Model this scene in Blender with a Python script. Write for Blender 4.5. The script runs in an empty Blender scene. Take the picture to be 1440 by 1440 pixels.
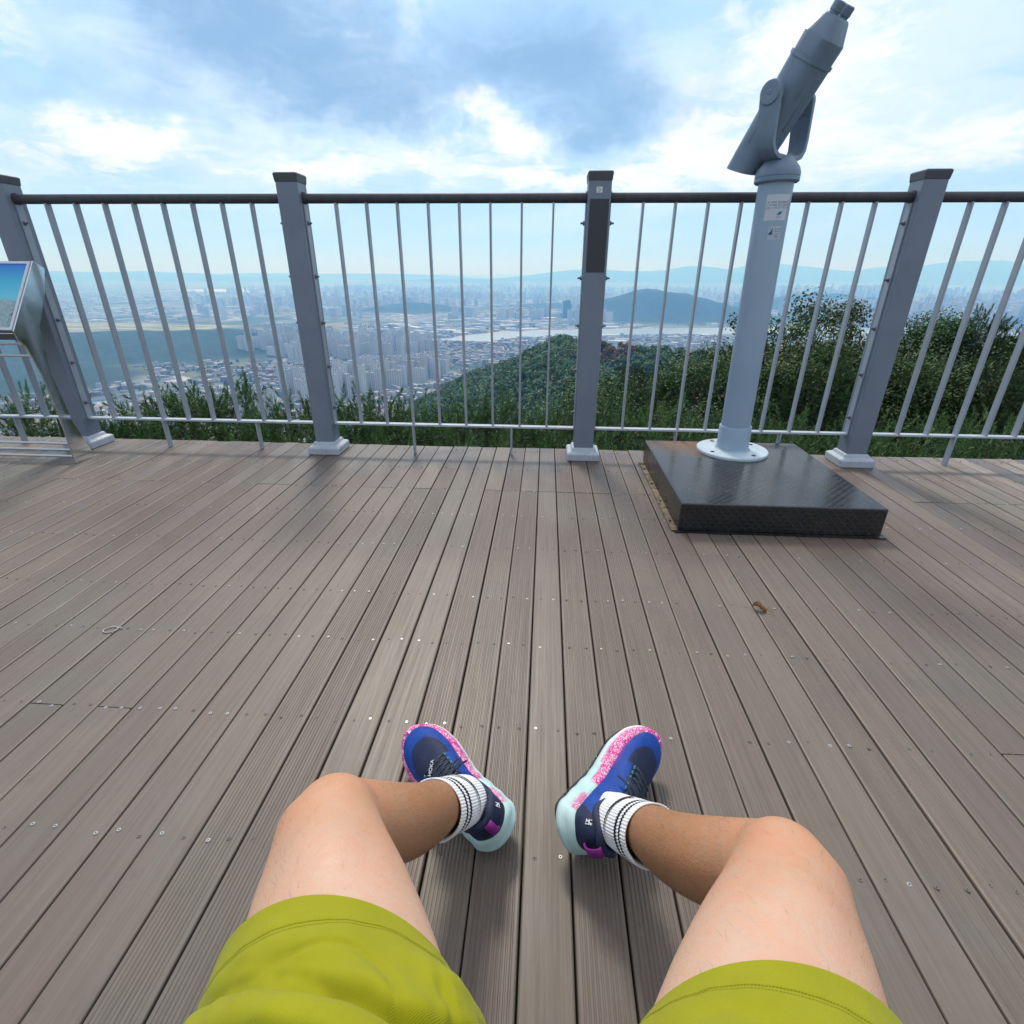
import bpy, bmesh, math, random
import numpy as np
from mathutils import Vector, Matrix, noise as mnoise
R = math.radians
random.seed(7)
rng = np.random.default_rng(11)
sc = bpy.context.scene
col = sc.collection

# ------------------------------------------------------------------ camera
cam_data = bpy.data.cameras.new("camera")
cam_data.sensor_width = 36.0
cam_data.lens = 36.0 * 735.66 / 1440.0
cam_data.clip_start = 0.02
cam_data.clip_end = 120000.0
cam = bpy.data.objects.new("camera", cam_data)
col.objects.link(cam)
YAW, PITCH, ROLL, EYE = -0.0593627, 0.4303813, -0.0052228, 0.9
_F = Vector((math.sin(YAW), math.cos(YAW), 0)); _Rt = Vector((math.cos(YAW), -math.sin(YAW), 0)); _U = Vector((0, 0, 1))
_fw = _F * math.cos(PITCH) - _U * math.sin(PITCH)
_up = _F * math.sin(PITCH) + _U * math.cos(PITCH)
_r = _Rt * math.cos(ROLL) - _up * math.sin(ROLL)
_u = _Rt * math.sin(ROLL) + _up * math.cos(ROLL)
cam.matrix_world = Matrix(((_r.x, _u.x, -_fw.x, 0), (_r.y, _u.y, -_fw.y, 0), (_r.z, _u.z, -_fw.z, EYE), (0, 0, 0, 1)))
sc.camera = cam

# ------------------------------------------------------------------ view, light
sc.view_settings.view_transform = 'Standard'
sc.view_settings.look = 'None'
sc.view_settings.exposure = 0.3
sc.view_settings.gamma = 1.0
sc.cycles.use_denoising = True
sc.cycles.max_bounces = 8
sc.cycles.diffuse_bounces = 3
sc.cycles.glossy_bounces = 3
sc.cycles.transmission_bounces = 3
sc.cycles.volume_bounces = 4
sc.cycles.sample_clamp_indirect = 6.0

SUN_EL, SUN_AZ = 50.0, -14.0       # azimuth measured from +Y towards +X
sun = bpy.data.lights.new("sun", 'SUN')
sun.energy = 1.8
sun.angle = R(11)
sun.color = (1.0, 0.95, 0.87)
sun_o = bpy.data.objects.new("sun", sun)
col.objects.link(sun_o)
sd = Vector((math.sin(R(SUN_AZ)) * math.cos(R(SUN_EL)), math.cos(R(SUN_AZ)) * math.cos(R(SUN_EL)), math.sin(R(SUN_EL))))
sun_o.rotation_euler = (-sd).to_track_quat('-Z', 'Y').to_euler()

world = bpy.data.worlds.new("World")
sc.world = world
world.use_nodes = True


class NT:
    """tiny helper round a node tree"""
    def __init__(s, tree):
        s.t = tree; s.n = tree.nodes; s.l = tree.links

    def node(s, typ, ins=None, **props):
        nd = s.n.new(typ)
        for k, v in props.items():
            setattr(nd, k, v)
        for k, v in (ins or {}).items():
            s.set(nd, k, v)
        return nd

    def set(s, nd, k, v):
        sock = nd.inputs[k]
        if isinstance(v, bpy.types.NodeSocket):
            s.l.new(v, sock)
        elif isinstance(v, (tuple, list)) and sock.type == 'RGBA' and len(v) == 3:
            sock.default_value = (*v, 1)
        else:
            sock.default_value = v

    def math(s, op, a, b=0.0, c=0.0, clamp=False):
        nd = s.n.new('ShaderNodeMath'); nd.operation = op; nd.use_clamp = clamp
        s.set(nd, 0, a); s.set(nd, 1, b); s.set(nd, 2, c)
        return nd.outputs[0]

    def mix(s, f, a, b, blend='MIX'):
        nd = s.n.new('ShaderNodeMix'); nd.data_type = 'RGBA'; nd.blend_type = blend
        s.set(nd, 0, f); s.set(nd, 6, a); s.set(nd, 7, b)
        return nd.outputs[2]

    def noise(s, vec, scale, detail=4, rough=0.55, dist=0.0):
        nd = s.node('ShaderNodeTexNoise', {'Scale': scale, 'Detail': detail, 'Roughness': rough, 'Distortion': dist})
        if vec is not None: s.l.new(vec, nd.inputs['Vector'])
        return nd.outputs['Fac']

    def mapr(s, v, a, b, c=0.0, d=1.0, smooth=False):
        nd = s.n.new('ShaderNodeMapRange')
        if smooth: nd.interpolation_type = 'SMOOTHSTEP'
        for i, q in enumerate((v, a, b, c, d)): s.set(nd, i, q)
        return nd.outputs[0]

    def scale(s, vec, xyz):
        nd = s.n.new('ShaderNodeVectorMath'); nd.operation = 'MULTIPLY'
        s.set(nd, 0, vec); s.set(nd, 1, xyz)
        return nd.outputs[0]


def build_sky():
    w = NT(world.node_tree)
    w.n.clear()
    out = w.node('ShaderNodeOutputWorld')
    bg = w.node('ShaderNodeBackground', {'Strength': 0.1})
    w.l.new(bg.outputs[0], out.inputs[0])
    sky = w.node('ShaderNodeTexSky', sky_type='NISHITA', sun_disc=False, sun_elevation=R(SUN_EL), sun_rotation=R(SUN_AZ),
                 altitude=300.0, air_density=1.0, dust_density=2.0, ozone_density=1.0)
    tc = w.node('ShaderNodeTexCoord')
    sep = w.node('ShaderNodeSeparateXYZ', {0: tc.outputs['Generated']})
    x, y, z = sep.outputs
    az = w.math('MULTIPLY', w.math('ARCTAN2', x, y), 57.2958)
    el = w.math('MULTIPLY', w.math('ARCSINE', z), 57.2958)
    # a cloud deck seen in perspective: divide by height
    zz = w.math('ADD', w.math('MAXIMUM', z, 0.0), 0.16)
    cx = w.math('DIVIDE', x, zz); cy = w.math('DIVIDE', y, zz)
    comb = w.node('ShaderNodeCombineXYZ', {0: cx, 1: cy, 2: 0.3})
    P = comb.outputs[0]
    warp = w.node('ShaderNodeTexNoise', {'Vector': P, 'Scale': 2.2, 'Detail': 4.0, 'Roughness': 0.6}).outputs['Color']
    wv = w.node('ShaderNodeVectorMath', {0: warp, 1: (0.5, 0.5, 0.5)}, operation='SUBTRACT').outputs[0]
    wv = w.node('ShaderNodeVectorMath', {0: wv, 1: (0.55, 0.55, 0.0)}, operation='MULTIPLY').outputs[0]
    PW = w.node('ShaderNodeVectorMath', {0: P, 1: wv}, operation='ADD').outputs[0]
    n1 = w.noise(PW, 1.15, 7, 0.55, 0.2)
    n2 = w.noise(PW, 3.0, 8, 0.6, 0.2)
    n3 = w.noise(PW, 8.5, 7, 0.62, 0.3)
    wob = w.math('SUBTRACT', w.noise(tc.outputs['Generated'], 7.0, 5, 0.6), 0.5)
    wob2 = w.math('SUBTRACT', w.noise(tc.outputs['Generated'], 9.5, 5, 0.6), 0.5)
    azw = w.math('ADD', az, w.math('MULTIPLY', wob, 16.0))
    elw = w.math('ADD', el, w.math('MULTIPLY', wob2, 7.0))

    def blob(a, e, ra, re, amp):
        dx = w.math('DIVIDE', w.math('SUBTRACT', azw, a), ra)
        dy = w.math('DIVIDE', w.math('SUBTRACT', elw, e), re)
        q = w.math('ADD', w.math('MULTIPLY', dx, dx), w.math('MULTIPLY', dy, dy))
        return w.math('MULTIPLY', w.math('POWER', 2.718, w.math('MULTIPLY', q, -1.0)), amp)

    def total(lst):
        t = None
        for b in lst:
            v = blob(*b)
            t = v if t is None else w.math('ADD', t, v)
        return t
    dark = total([(-24, 16.8, 9, 3.2, 0.8), (-1, 15.8, 11, 3.6, 0.85), (6.5, 11.8, 7, 2.2, 0.6), (-17, 12.5, 9, 2.3, 0.62), (-33, 12, 5, 2.0, 0.28),
                  (-40, 11.5, 3, 1.2, 0.35), (-30, 22, 14, 4, .5), (0, 24, 16, 4, .5), (-31, 7.2, 5, 1.1, .25)])
    lite = total([(-35.5, 9.2, 4.6, 1.5, 0.8), (-3.4, 11.0, 3.4, 1.3, 0.95), (-5.6, 13.3, 2.6, 1.6, 0.7), (-13, 19, 4, 2.0, 0.35), (-42, 16, 4.5, 3.5, 0.5),
                  (-11, 8.8, 14, 1.5, 0.5), (21, 15, 8, 6, 0.7), (18, 8.5, 12, 2.5, 0.5), (34, 9, 5, 2, 0.5), (-38, 20, 5, 1.5, .4), (-24, 7.6, 7, 1.3, .5), (4, 7.4, 9, 1.2, .55), (-41, 6.8, 5, 1.3, .4), (12, 10.5, 4, 2, .3)])
    d = w.math('ADD', w.math('MULTIPLY', w.math('SUBTRACT', n1, 0.5), 0.55), dark)
    d = w.math('ADD', d, w.math('MULTIPLY', w.math('SUBTRACT', n2, 0.5), 0.9))
    d = w.math('ADD', d, w.math('MULTIPLY', w.math('SUBTRACT', n3, 0.5), 0.45))
    d = w.math('SUBTRACT', d, w.math('MULTIPLY', lite, 0.55))
    dk = w.mapr(d, -0.02, 0.92, 0, 1, True)
    lt = w.mapr(w.math('ADD', lite, w.math('ADD', w.math('MULTIPLY', w.math('SUBTRACT', n2, 0.5), 1.1), w.math('MULTIPLY', w.math('SUBTRACT', n3, 0.5), 1.0))), 0.15, 0.75, 0, 1, True)
    base = w.mix(w.mapr(n1, 0.38, 0.62, 0, 1, True), (3.9, 6.2, 9.6), (6.3, 7.9, 9.7))
    base = w.mix(lt, base, (8.5, 9.0, 9.5))
    c = w.mix(dk, base, (2.1, 3.6, 6.0))
    # above the frame: bright overcast; behind the photographer: dimmed to darken camera-facing sides
    up = w.mapr(el, 22, 42, 0, 1, True)
    back = w.mapr(y, 0.35, -0.25, 0, 1, True)
    over = w.mix(w.mapr(n1, 0.35, 0.65, 0, 1, True), (8.4, 9.2, 10.4), (11.0, 11.4, 11.8))
    c = w.mix(up, c, over)
    c = w.mix(w.math('MULTIPLY', back, w.mapr(el, 75, 40)), c, w.mix(w.mapr(n1, 0.35, 0.65, 0, 1, True), (4.2, 4.9, 6.2), (6.0, 6.6, 7.6)))
    # towards the horizon the cloud fades into pale blue air
    c = w.mix(w.mapr(el, 8.5, 2.2, 0, 0.82, True), c, (4.0, 6.8, 12.0))
    cov = w.mix(0.94, sky.outputs[0], c)
    w.l.new(cov, bg.inputs['Color'])


build_sky()


# ------------------------------------------------------------------ helpers
def new_mat(name, color=(0.5, 0.5, 0.5), rough=0.5, metal=0.0, spec=0.5):
    m = bpy.data.materials.new(name); m.use_nodes = True
    t = NT(m.node_tree)
    b = t.n['Principled BSDF']
    b.inputs['Base Color'].default_value = (*color, 1)
    b.inputs['Roughness'].default_value = rough
    b.inputs['Metallic'].default_value = metal
    b.inputs['Specular IOR Level'].default_value = spec
    return m, t, b


def bump(t, b, h, strength=0.3, dist=0.01):
    nd = t.node('ShaderNodeBump', {'Strength': strength, 'Distance': dist, 'Height': h})
    t.l.new(nd.outputs[0], b.inputs['Normal'])
    return nd


def painted(name, color, rough=0.42, var=0.12, scale=9.0, dirt=(0.08, 0.075, 0.07), dirt_amt=0.25, metal=0.0):
    m, t, b = new_mat(name, color, rough, metal)
    tc = t.node('ShaderNodeTexCoord').outputs['Object']
    n = t.noise(tc, scale, 6, 0.6)
    n2 = t.noise(t.scale(tc, (1, 1, 0.25)), scale * 3.1, 5, 0.65)
    dark = tuple(c * (1 - var) for c in color); lite = tuple(min(1, c * (1 + var)) for c in color)
    c = t.mix(t.mapr(n, 0.3, 0.7), dark, lite)
    c = t.mix(t.math('MULTIPLY', t.mapr(n2, 0.58, 0.78), dirt_amt), c, dirt)
    t.l.new(c, b.inputs['Base Color'])
    t.l.new(t.mapr(n2, 0.3, 0.8, rough - 0.06, rough + 0.16), b.inputs['Roughness'])
    bump(t, b, t.noise(tc, scale * 30, 3, 0.6), 0.06, 0.002)
    return m


class MB:
    """collects verts and faces, then links them as ONE mesh object"""
    def __init__(s):
        s.v = []; s.f = []; s.mi = []; s.cl = []
        s.m = 0; s.c = None

    def add(s, vs, fs):
        o = len(s.v)
        s.v += [tuple(q) for q in vs]
        s.f += [tuple(i + o for i in f) for f in fs]
        s.mi += [s.m] * len(fs)
        if s.c is not None: s.cl += [s.c] * len(vs)
        return s

    def box(s, c, d, mat=None):
        x, y, z = d[0] / 2, d[1] / 2, d[2] / 2
        vs = [(-x, -y, -z), (x, -y, -z), (x, y, -z), (-x, y, -z), (-x, -y, z), (x, -y, z), (x, y, z), (-x, y, z)]
        vs = [Vector(q) for q in vs]
        if mat is not None: vs = [mat @ q for q in vs]
        vs = [q + Vector(c) for q in vs]
        return s.add(vs, [(0, 3, 2, 1), (4, 5, 6, 7), (0, 1, 5, 4), (1, 2, 6, 5), (2, 3, 7, 6), (3, 0, 4, 7)])

    def prism(s, poly, z0, z1, frame=None):
        n = len(poly); fr = frame or Matrix.Identity(4)
        vs = [fr @ Vector((a, b, z0)) for a, b in poly] + [fr @ Vector((a, b, z1)) for a, b in poly]
        fs = [tuple(range(n - 1, -1, -1)), tuple(range(n, 2 * n))] + [(i, (i + 1) % n, n + (i + 1) % n, n + i) for i in range(n)]
        return s.add(vs, fs)

    def lathe(s, prof, n=32, frame=None, cap=True):
        fr = frame or Matrix.Identity(4)
        vs = []
        for r, z in prof:
            for k in range(n):
                a = 2 * math.pi * k / n
                vs.append(fr @ Vector((r * math.cos(a), r * math.sin(a), z)))
        fs = []
        for i in range(len(prof) - 1):
            for k in range(n):
                k2 = (k + 1) % n
                fs.append((i * n + k, i * n + k2, (i + 1) * n + k2, (i + 1) * n + k))
        if cap:
            fs.append(tuple(range(n - 1, -1, -1)))
            fs.append(tuple((len(prof) - 1) * n + k for k in range(n)))
        return s.add(vs, fs)

    def tube(s, pts, rad, n=10, cap=True):
        pts = [Vector(q) for q in pts]
        if not hasattr(rad, '__len__'): rad = [rad] * len(pts)
        vs = []; ref = None
        for i, q in enumerate(pts):
            tg = (pts[min(i + 1, len(pts) - 1)] - pts[max(i - 1, 0)]).normalized()
            if ref is None:
                ref = tg.orthogonal().normalized()
            ref = (ref - tg * ref.dot(tg)).normalized()
            bi = tg.cross(ref)
            for k in range(n):
                a = 2 * math.pi * k / n
                vs.append(q + (ref * math.cos(a) + bi * math.sin(a)) * rad[i])
        fs = []
        for i in range(len(pts) - 1):
            for k in range(n):
                k2 = (k + 1) % n
                fs.append((i * n + k, i * n + k2, (i + 1) * n + k2, (i + 1) * n + k))
        if cap:
            fs.append(tuple(range(n - 1, -1, -1))); fs.append(tuple((len(pts) - 1) * n + k for k in range(n)))
        return s.add(vs, fs)

    def build(s, name, mats, parent=None, smooth=False, bevel=0.0, loc=None, angle=40, segs=2):
        me = bpy.data.meshes.new(name)
        me.from_pydata(s.v, [], s.f)
        if not isinstance(mats, (list, tuple)): mats = [mats]
        for m in mats: me.materials.append(m)
        me.polygons.foreach_set('material_index', s.mi)
        if s.cl:
            at = me.color_attributes.new('tone', 'FLOAT_COLOR', 'POINT')
            at.data.foreach_set('color', np.array([(*c[:3], c[3] if len(c) > 3 else 1.0) for c in s.cl], dtype=np.float32).ravel())
        bm = bmesh.new(); bm.from_mesh(me)
        bmesh.ops.recalc_face_normals(bm, faces=bm.faces)
        bm.to_mesh(me); bm.free()
        if smooth:
            me.polygons.foreach_set('use_smooth', [True] * len(me.polygons))
            if angle < 180:
                me.set_sharp_from_angle(angle=R(angle))
        o = bpy.data.objects.new(name, me); col.objects.link(o)
        if parent is not None: o.parent = parent
        if loc is not None: o.location = loc
        if bevel > 0:
            md = o.modifiers.new('bevel', 'BEVEL'); md.width = bevel; md.segments = segs; md.limit_method = 'ANGLE'; md.angle_limit = R(35)
            md.harden_normals = False
        return o


def grid_mesh(name, P, mats, parent=None, closed_u=False, closed_v=False, cap0=False, cap1=False, attr=None, smooth=True, link=True):
    """P[i][j] -> quad grid; closed_v joins the last j back to the first"""
    P = np.asarray(P, dtype=float)
    nu, nv = P.shape[:2]
    idx = np.arange(nu * nv).reshape(nu, nv)
    fs = []
    for i in range(nu if closed_u else nu - 1):
        for j in range(nv if closed_v else nv - 1):
            i2, j2 = (i + 1) % nu, (j + 1) % nv
            fs.append((idx[i, j], idx[i, j2], idx[i2, j2], idx[i2, j]))
    if cap0: fs.append(tuple(idx[0, ::-1]))
    if cap1: fs.append(tuple(idx[-1]))
    me = bpy.data.meshes.new(name)
    me.from_pydata(P.reshape(-1, 3).tolist(), [], [tuple(int(q) for q in f) for f in fs])
    for m in (mats if isinstance(mats, (list, tuple)) else [mats]): me.materials.append(m)
    if attr is not None:
        A = np.asarray(attr, dtype=np.float32).reshape(-1, 4)
        at = me.color_attributes.new('tone', 'FLOAT_COLOR', 'POINT')
        at.data.foreach_set('color', A.ravel())
    bm = bmesh.new(); bm.from_mesh(me); bmesh.ops.recalc_face_normals(bm, faces=bm.faces); bm.to_mesh(me); bm.free()
    if smooth: me.polygons.foreach_set('use_smooth', [True] * len(me.polygons))
    if not link: return me
    o = bpy.data.objects.new(name, me); col.objects.link(o)
    if parent is not None: o.parent = parent
    return o


def quad_mesh(name, V, mats, tone=None, mi=None):
    """V: (N,k,3) separate polygons; tone: (N,3) colour per polygon"""
    V = np.asarray(V, dtype=np.float32); N, k = V.shape[:2]
    me = bpy.data.meshes.new(name)
    me.vertices.add(N * k); me.vertices.foreach_set('co', V.ravel())
    me.loops.add(N * k); me.loops.foreach_set('vertex_index', np.arange(N * k, dtype=np.int32))
    me.polygons.add(N); me.polygons.foreach_set('loop_start', np.arange(0, N * k, k, dtype=np.int32))
    for m in (mats if isinstance(mats, (list, tuple)) else [mats]): me.materials.append(m)
    if mi is not None: me.polygons.foreach_set('material_index', np.asarray(mi, dtype=np.int32))
    if tone is not None:
        T = np.ones((N, k, 4), dtype=np.float32); T[:, :, :3] = np.asarray(tone, dtype=np.float32)[:, None, :]
        at = me.color_attributes.new('tone', 'FLOAT_COLOR', 'POINT'); at.data.foreach_set('color', T.ravel())
    me.update(calc_edges=True)
    return me


def link_mesh(name, me, parent=None):
    o = bpy.data.objects.new(name, me); col.objects.link(o)
    if parent is not None: o.parent = parent
    return o


def tag(o, label=None, cat=None, group=None, kind=None):
    if label: o['label'] = label
    if cat: o['category'] = cat
    if group: o['group'] = group
    if kind: o['kind'] = kind
    return o


def empty(name, loc=(0, 0, 0), rz=0.0):
    o = bpy.data.objects.new(name, None); col.objects.link(o)
    o.location = loc; o.rotation_euler = (0, 0, rz); o.empty_display_size = 0.05
    return o


def copy_tree(o, parent=None):
    c = o.copy(); col.objects.link(c)
    if parent is not None: c.parent = parent
    for ch in [q for q in o.children]:
        copy_tree(ch, c)
    return c


def attr_mat(name, rough=0.6, spec=0.3):
    m, t, b = new_mat(name, (0.5, 0.5, 0.5), rough, 0, spec)
    a = t.node('ShaderNodeAttribute', attribute_name='tone')
    t.l.new(a.outputs['Color'], b.inputs['Base Color'])
    return m, t, b, a


# ------------------------------------------------------------------ terrain
PLAIN = -300.0


def seg_height(X, Y, poly, slope, pw=1.0):
    best = np.full(X.shape, -1e9)
    for (x0, y0, z0), (x1, y1, z1) in zip(poly[:-1], poly[1:]):
        dx, dy = x1 - x0, y1 - y0
        L2 = dx * dx + dy * dy
        t = np.clip(((X - x0) * dx + (Y - y0) * dy) / L2, 0, 1)
        d = np.hypot(X - (x0 + t * dx), Y - (y0 + t * dy))
        h = z0 + t * (z1 - z0) - slope * np.sqrt(d * d + 16.0) ** pw + slope * 4
        best = np.maximum(best, h)
    return best


def vnoise(X, Y, sc_, seed=0):
    """cheap smooth value noise"""
    x = X / sc_; y = Y / sc_
    xi = np.floor(x); yi = np.floor(y)
    fx = x - xi; fy = y - yi
    fx = fx * fx * (3 - 2 * fx); fy = fy * fy * (3 - 2 * fy)

    def hsh(a, b):
        v = np.sin(a * 127.1 + b * 311.7 + seed * 74.7) * 43758.5453
        return v - np.floor(v)
    return (hsh(xi, yi) * (1 - fx) + hsh(xi + 1, yi) * fx) * (1 - fy) + (hsh(xi, yi + 1) * (1 - fx) + hsh(xi + 1, yi + 1) * fx) * fy - 0.5


RIDGES = [
    ([(5, -300, -20), (5, -40, -1.6), (4.5, 1, -1.5), (11, 9, -3.2), (17, 40, -13), (25, 110, -32), (30, 230, -58), (22, 330, -55), (13, 425, -47), (-20, 560, -95), (-90, 900, -290)], 0.50),
    ([(13, 425, -48), (52, 408, -50), (105, 380, -52), (170, 320, -46)], 0.52),
    ([(-9, 1.2, -2.1), (4.5, 1.2, -1.5)], 0.60),
    ([(5, 1, -1.5), (14, 6, -2.2), (60, 22, -4), (160, 110, -18), (230, 300, -52), (280, 600, -180)], 0.5),
]
# separate hills: x, y, rx, ry, rot, height, power
HILLS = [(930, 4050, 520, 300, 0.05, 150, 2.0), (560, 4150, 330, 260, 0.0, 75, 2.0), (-1080, 4600, 380, 260, 0.1, 66, 2.0), (60, 5200, 420, 260, 0, 40, 2.0),
         (-1900, 2080, 900, 430, 0.35, 62, 2.6), (-1330, 2360, 420, 150, 0.3, 22, 2.4), (2700, 5600, 900, 420, 0.1, 120, 2.0), (-1500, 1450, 300, 230, 0, 22, 2.5)]
MOUNT = [(-17500, 14000, 5200, 2300, -0.4, 830), (-13000, 16500, 5200, 2000, -0.2, 560), (-9000, 19000, 4000, 1500, 0, 420), (-21000, 11000, 4000, 2600, 0, 900),
         (-2800, 15500, 1500, 900, 0, 250), (-700, 16500, 1400, 900, 0.1, 300), (800, 18500, 2600, 1000, 0, 520), (4200, 18000, 3000, 1400, 0.1, 760), (7000, 20500, 3600, 1400, 0, 860),
         (11500, 19000, 3800, 1500, -0.2, 900), (15500, 16500, 3600, 1800, -0.3, 960), (-5200, 20500, 3000, 1200, 0, 420)]


def gauss_h(X, Y, x, y, rx, ry, rot, hgt, pw=2.0):
    c, s = math.cos(rot), math.sin(rot)
    u = ((X - x) * c + (Y - y) * s) / rx; v = (-(X - x) * s + (Y - y) * c) / ry
    return hgt * np.exp(-(np.sqrt(u * u + v * v + 1e-9) ** pw))


def terrain(X, Y):
    X = np.asarray(X, float); Y = np.asarray(Y, float)
    h = np.full(X.shape, PLAIN)
    wood = np.zeros(X.shape)
    for a in HILLS:
        g = gauss_h(X, Y, *a)
        g = g * (1 + 0.16 * vnoise(X, Y, 260, 3) + 0.10 * vnoise(X, Y, 70, 5))
        h = h + g; wood = np.maximum(wood, np.clip((g - 5) / 6, 0, 1))
    for (x, y, rx, ry, rot, hg) in MOUNT:
        g = gauss_h(X, Y, x, y, rx, ry, rot, hg, 1.7)
        g = g * .52 * (1 + 0.55 * vnoise(X, Y, 2600, 8) + 0.3 * vnoise(X, Y, 900, 9))
        h = h + np.maximum(g - 12, 0); wood = np.maximum(wood, np.clip((g - 40) / 30, 0, 1))
    big = np.full(X.shape, -1e9)
    for poly, sl in RIDGES:
        big = np.maximum(big, seg_height(X, Y, poly, sl))
    r = np.hypot(X, Y)
    amp = np.clip((r - 8) / 120, 0, 1)
    big = big + amp * (9 * vnoise(X, Y, 70, 1) + 4 * vnoise(X, Y, 28, 2))
    k = 22.0
    hh = np.where(r < 60, big, np.maximum(h, big) + k * np.log1p(np.exp(-np.abs(h - big) / k)) * np.clip((r - 60) / 300, 0, 1))
    wood = np.maximum(wood, np.clip((big - PLAIN - 14) / 10, 0, 1))
    return hh, wood


# river in plan (two banks)
RIV_NEAR = [(-900, 2700), (-516, 2600), (-386, 2550), (-287, 2540), (-166, 2705), (10, 2780), (311, 2890), (582, 2960), (892, 3010), (1500, 3120), (2600, 3100)]
RIV_FAR = [(-900, 2730), (-527, 2660), (-420, 2760), (-256, 2960), (10, 3100), (333, 3190), (633, 3300), (982, 3380), (1600, 3480), (2700, 3500)]


def build_ground():
    na, nr = 760, 440
    front = np.linspace(R(-62), R(58), 640)
    rest = np.linspace(R(58), R(298), na - 640 + 2)[1:-1]
    A = np.r_[front, rest]; na = len(A)
    rr = np.r_[np.linspace(0.02, 1.5, 8), np.geomspace(1.6, 70000, nr - 8)]
    AA, RR = np.meshgrid(A, rr)
    X = RR * np.sin(AA); Y = RR * np.cos(AA)
    H, W = terrain(X, Y)
    P = np.stack([X, Y, H], -1)
    attr = np.zeros((nr, na, 4), np.float32); attr[..., 0] = W; attr[..., 3] = 1
    m, t, b = new_mat('land', (0.1, 0.1, 0.1), 0.9, 0, 0.2)
    g = t.node('ShaderNodeNewGeometry').outputs['Position']
    at = t.node('ShaderNodeAttribute', attribute_name='tone')
    wood = t.node('ShaderNodeSeparateColor', {0: at.outputs['Color']}).outputs[0]
    flat = t.scale(g, (1, 1, 0))
    # town fabric
    v1 = t.node('ShaderNodeTexVoronoi', {'Scale': 1 / 46.0, 'Randomness': 0.85}); t.l.new(flat, v1.inputs['Vector'])
    v2 = t.node('ShaderNodeTexVoronoi', {'Scale': 1 / 310.0, 'Randomness': 0.9}); t.l.new(flat, v2.inputs['Vector'])
    s1 = t.node('ShaderNodeSeparateColor', {0: v1.outputs['Color']}).outputs
    s2 = t.node('ShaderNodeSeparateColor', {0: v2.outputs['Color']}).outputs
    town = t.mix(s1[0], (0.10, 0.105, 0.11), (0.30, 0.30, 0.30))
    town = t.mix(t.mapr(s1[1], 0.86, 0.9), town, (0.42, 0.43, 0.45))
    town = t.mix(t.mapr(s1[2], 0.82, 0.88), town, (0.08, 0.16, 0.24))
    town = t.mix(t.mapr(v1.outputs['Distance'], 26.0, 34.0), town, (0.09, 0.10, 0.09))
    field = t.mix(s2[1], (0.07, 0.11, 0.05), (0.24, 0.22, 0.12))
    field = t.mix(t.mapr(s2[2], 0.7, 0.8), field, (0.05, 0.08, 0.04))
    big = t.noise(flat, 1 / 900.0, 4, 0.5)
    sel = t.math('ADD', t.math('MULTIPLY', s2[0], 0.5), big)
    base = t.mix(t.mapr(sel, 0.66, 0.82), town, field)
    trees = t.noise(flat, 1 / 120.0, 5, 0.6)
    base = t.mix(t.mapr(trees, 0.54, 0.6), base, (0.035, 0.06, 0.03))
    # the pale airfield and farm fields on the left
    sp = t.node('ShaderNodeSeparateXYZ', {0: g}).outputs

    def patch(x, y, rx, ry, soft=0.25):
        dx = t.math('DIVIDE', t.math('SUBTRACT', sp[0], x), rx); dy = t.math('DIVIDE', t.math('SUBTRACT', sp[1], y), ry)
        q = t.math('SQRT', t.math('ADD', t.math('MULTIPLY', dx, dx), t.math('MULTIPLY', dy, dy)))
        q = t.math('ADD', q, t.math('MULTIPLY', t.math('SUBTRACT', big, 0.5), 0.9))
        return t.mapr(q, 1.0, 1.0 - soft)
    fm = t.noise(t.scale(flat, (0.3, 1, 1)), 1 / 70.0, 3, 0.6)
    farm = t.mix(t.mapr(fm, 0.4, 0.6), (0.10, 0.15, 0.06), (0.42, 0.36, 0.20))
    base = t.mix(patch(-2500, 3000, 1100, 330), base, farm)
    base = t.mix(t.math('MULTIPLY', patch(-4800, 9200, 1400, 1100), t.mapr(fm, 0.42, 0.5)), base, (0.75, 0.70, 0.58))
    # woods
    c1 = t.node('ShaderNodeTexVoronoi', {'Scale': 1 / 9.0}); t.l.new(flat, c1.inputs['Vector'])
    c2 = t.noise(flat, 1 / 60.0, 5, 0.65)
    wc = t.mix(t.node('ShaderNodeSeparateColor', {0: c1.outputs['Color']}).outputs[0], (0.012, 0.026, 0.010), (0.035, 0.062, 0.020))
    wc = t.mix(t.mapr(c2, 0.5, 0.75), wc, (0.05, 0.085, 0.03))
    colr = t.mix(wood, base, wc)
    t.l.new(colr, b.inputs['Base Color'])
    hb = t.math('MULTIPLY', t.math('SUBTRACT', 1.0, t.math('DIVIDE', c1.outputs['Distance'], 9.0)), wood)
    bump(t, b, hb, 0.9, 4.0)
    o = grid_mesh('ground', P, m, closed_v=True, attr=attr)
    tag(o, kind='structure')
    return o


build_ground()


def smooth_line(pts, n=8):
    pts = [Vector((p[0], p[1], 0)) for p in pts]; out = []
    for i in range(len(pts) - 1):
        p0 = pts[max(i - 1, 0)]; p1 = pts[i]; p2 = pts[i + 1]; p3 = pts[min(i + 2, len(pts) - 1)]
        for k in range(n):
            t = k / n
            out.append(0.5 * ((2 * p1) + (-p0 + p2) * t + (2 * p0 - 5 * p1 + 4 * p2 - p3) * t * t + (-p0 + 3 * p1 - 3 * p2 + p3) * t ** 3))
    out.append(pts[-1]); return out


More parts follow.
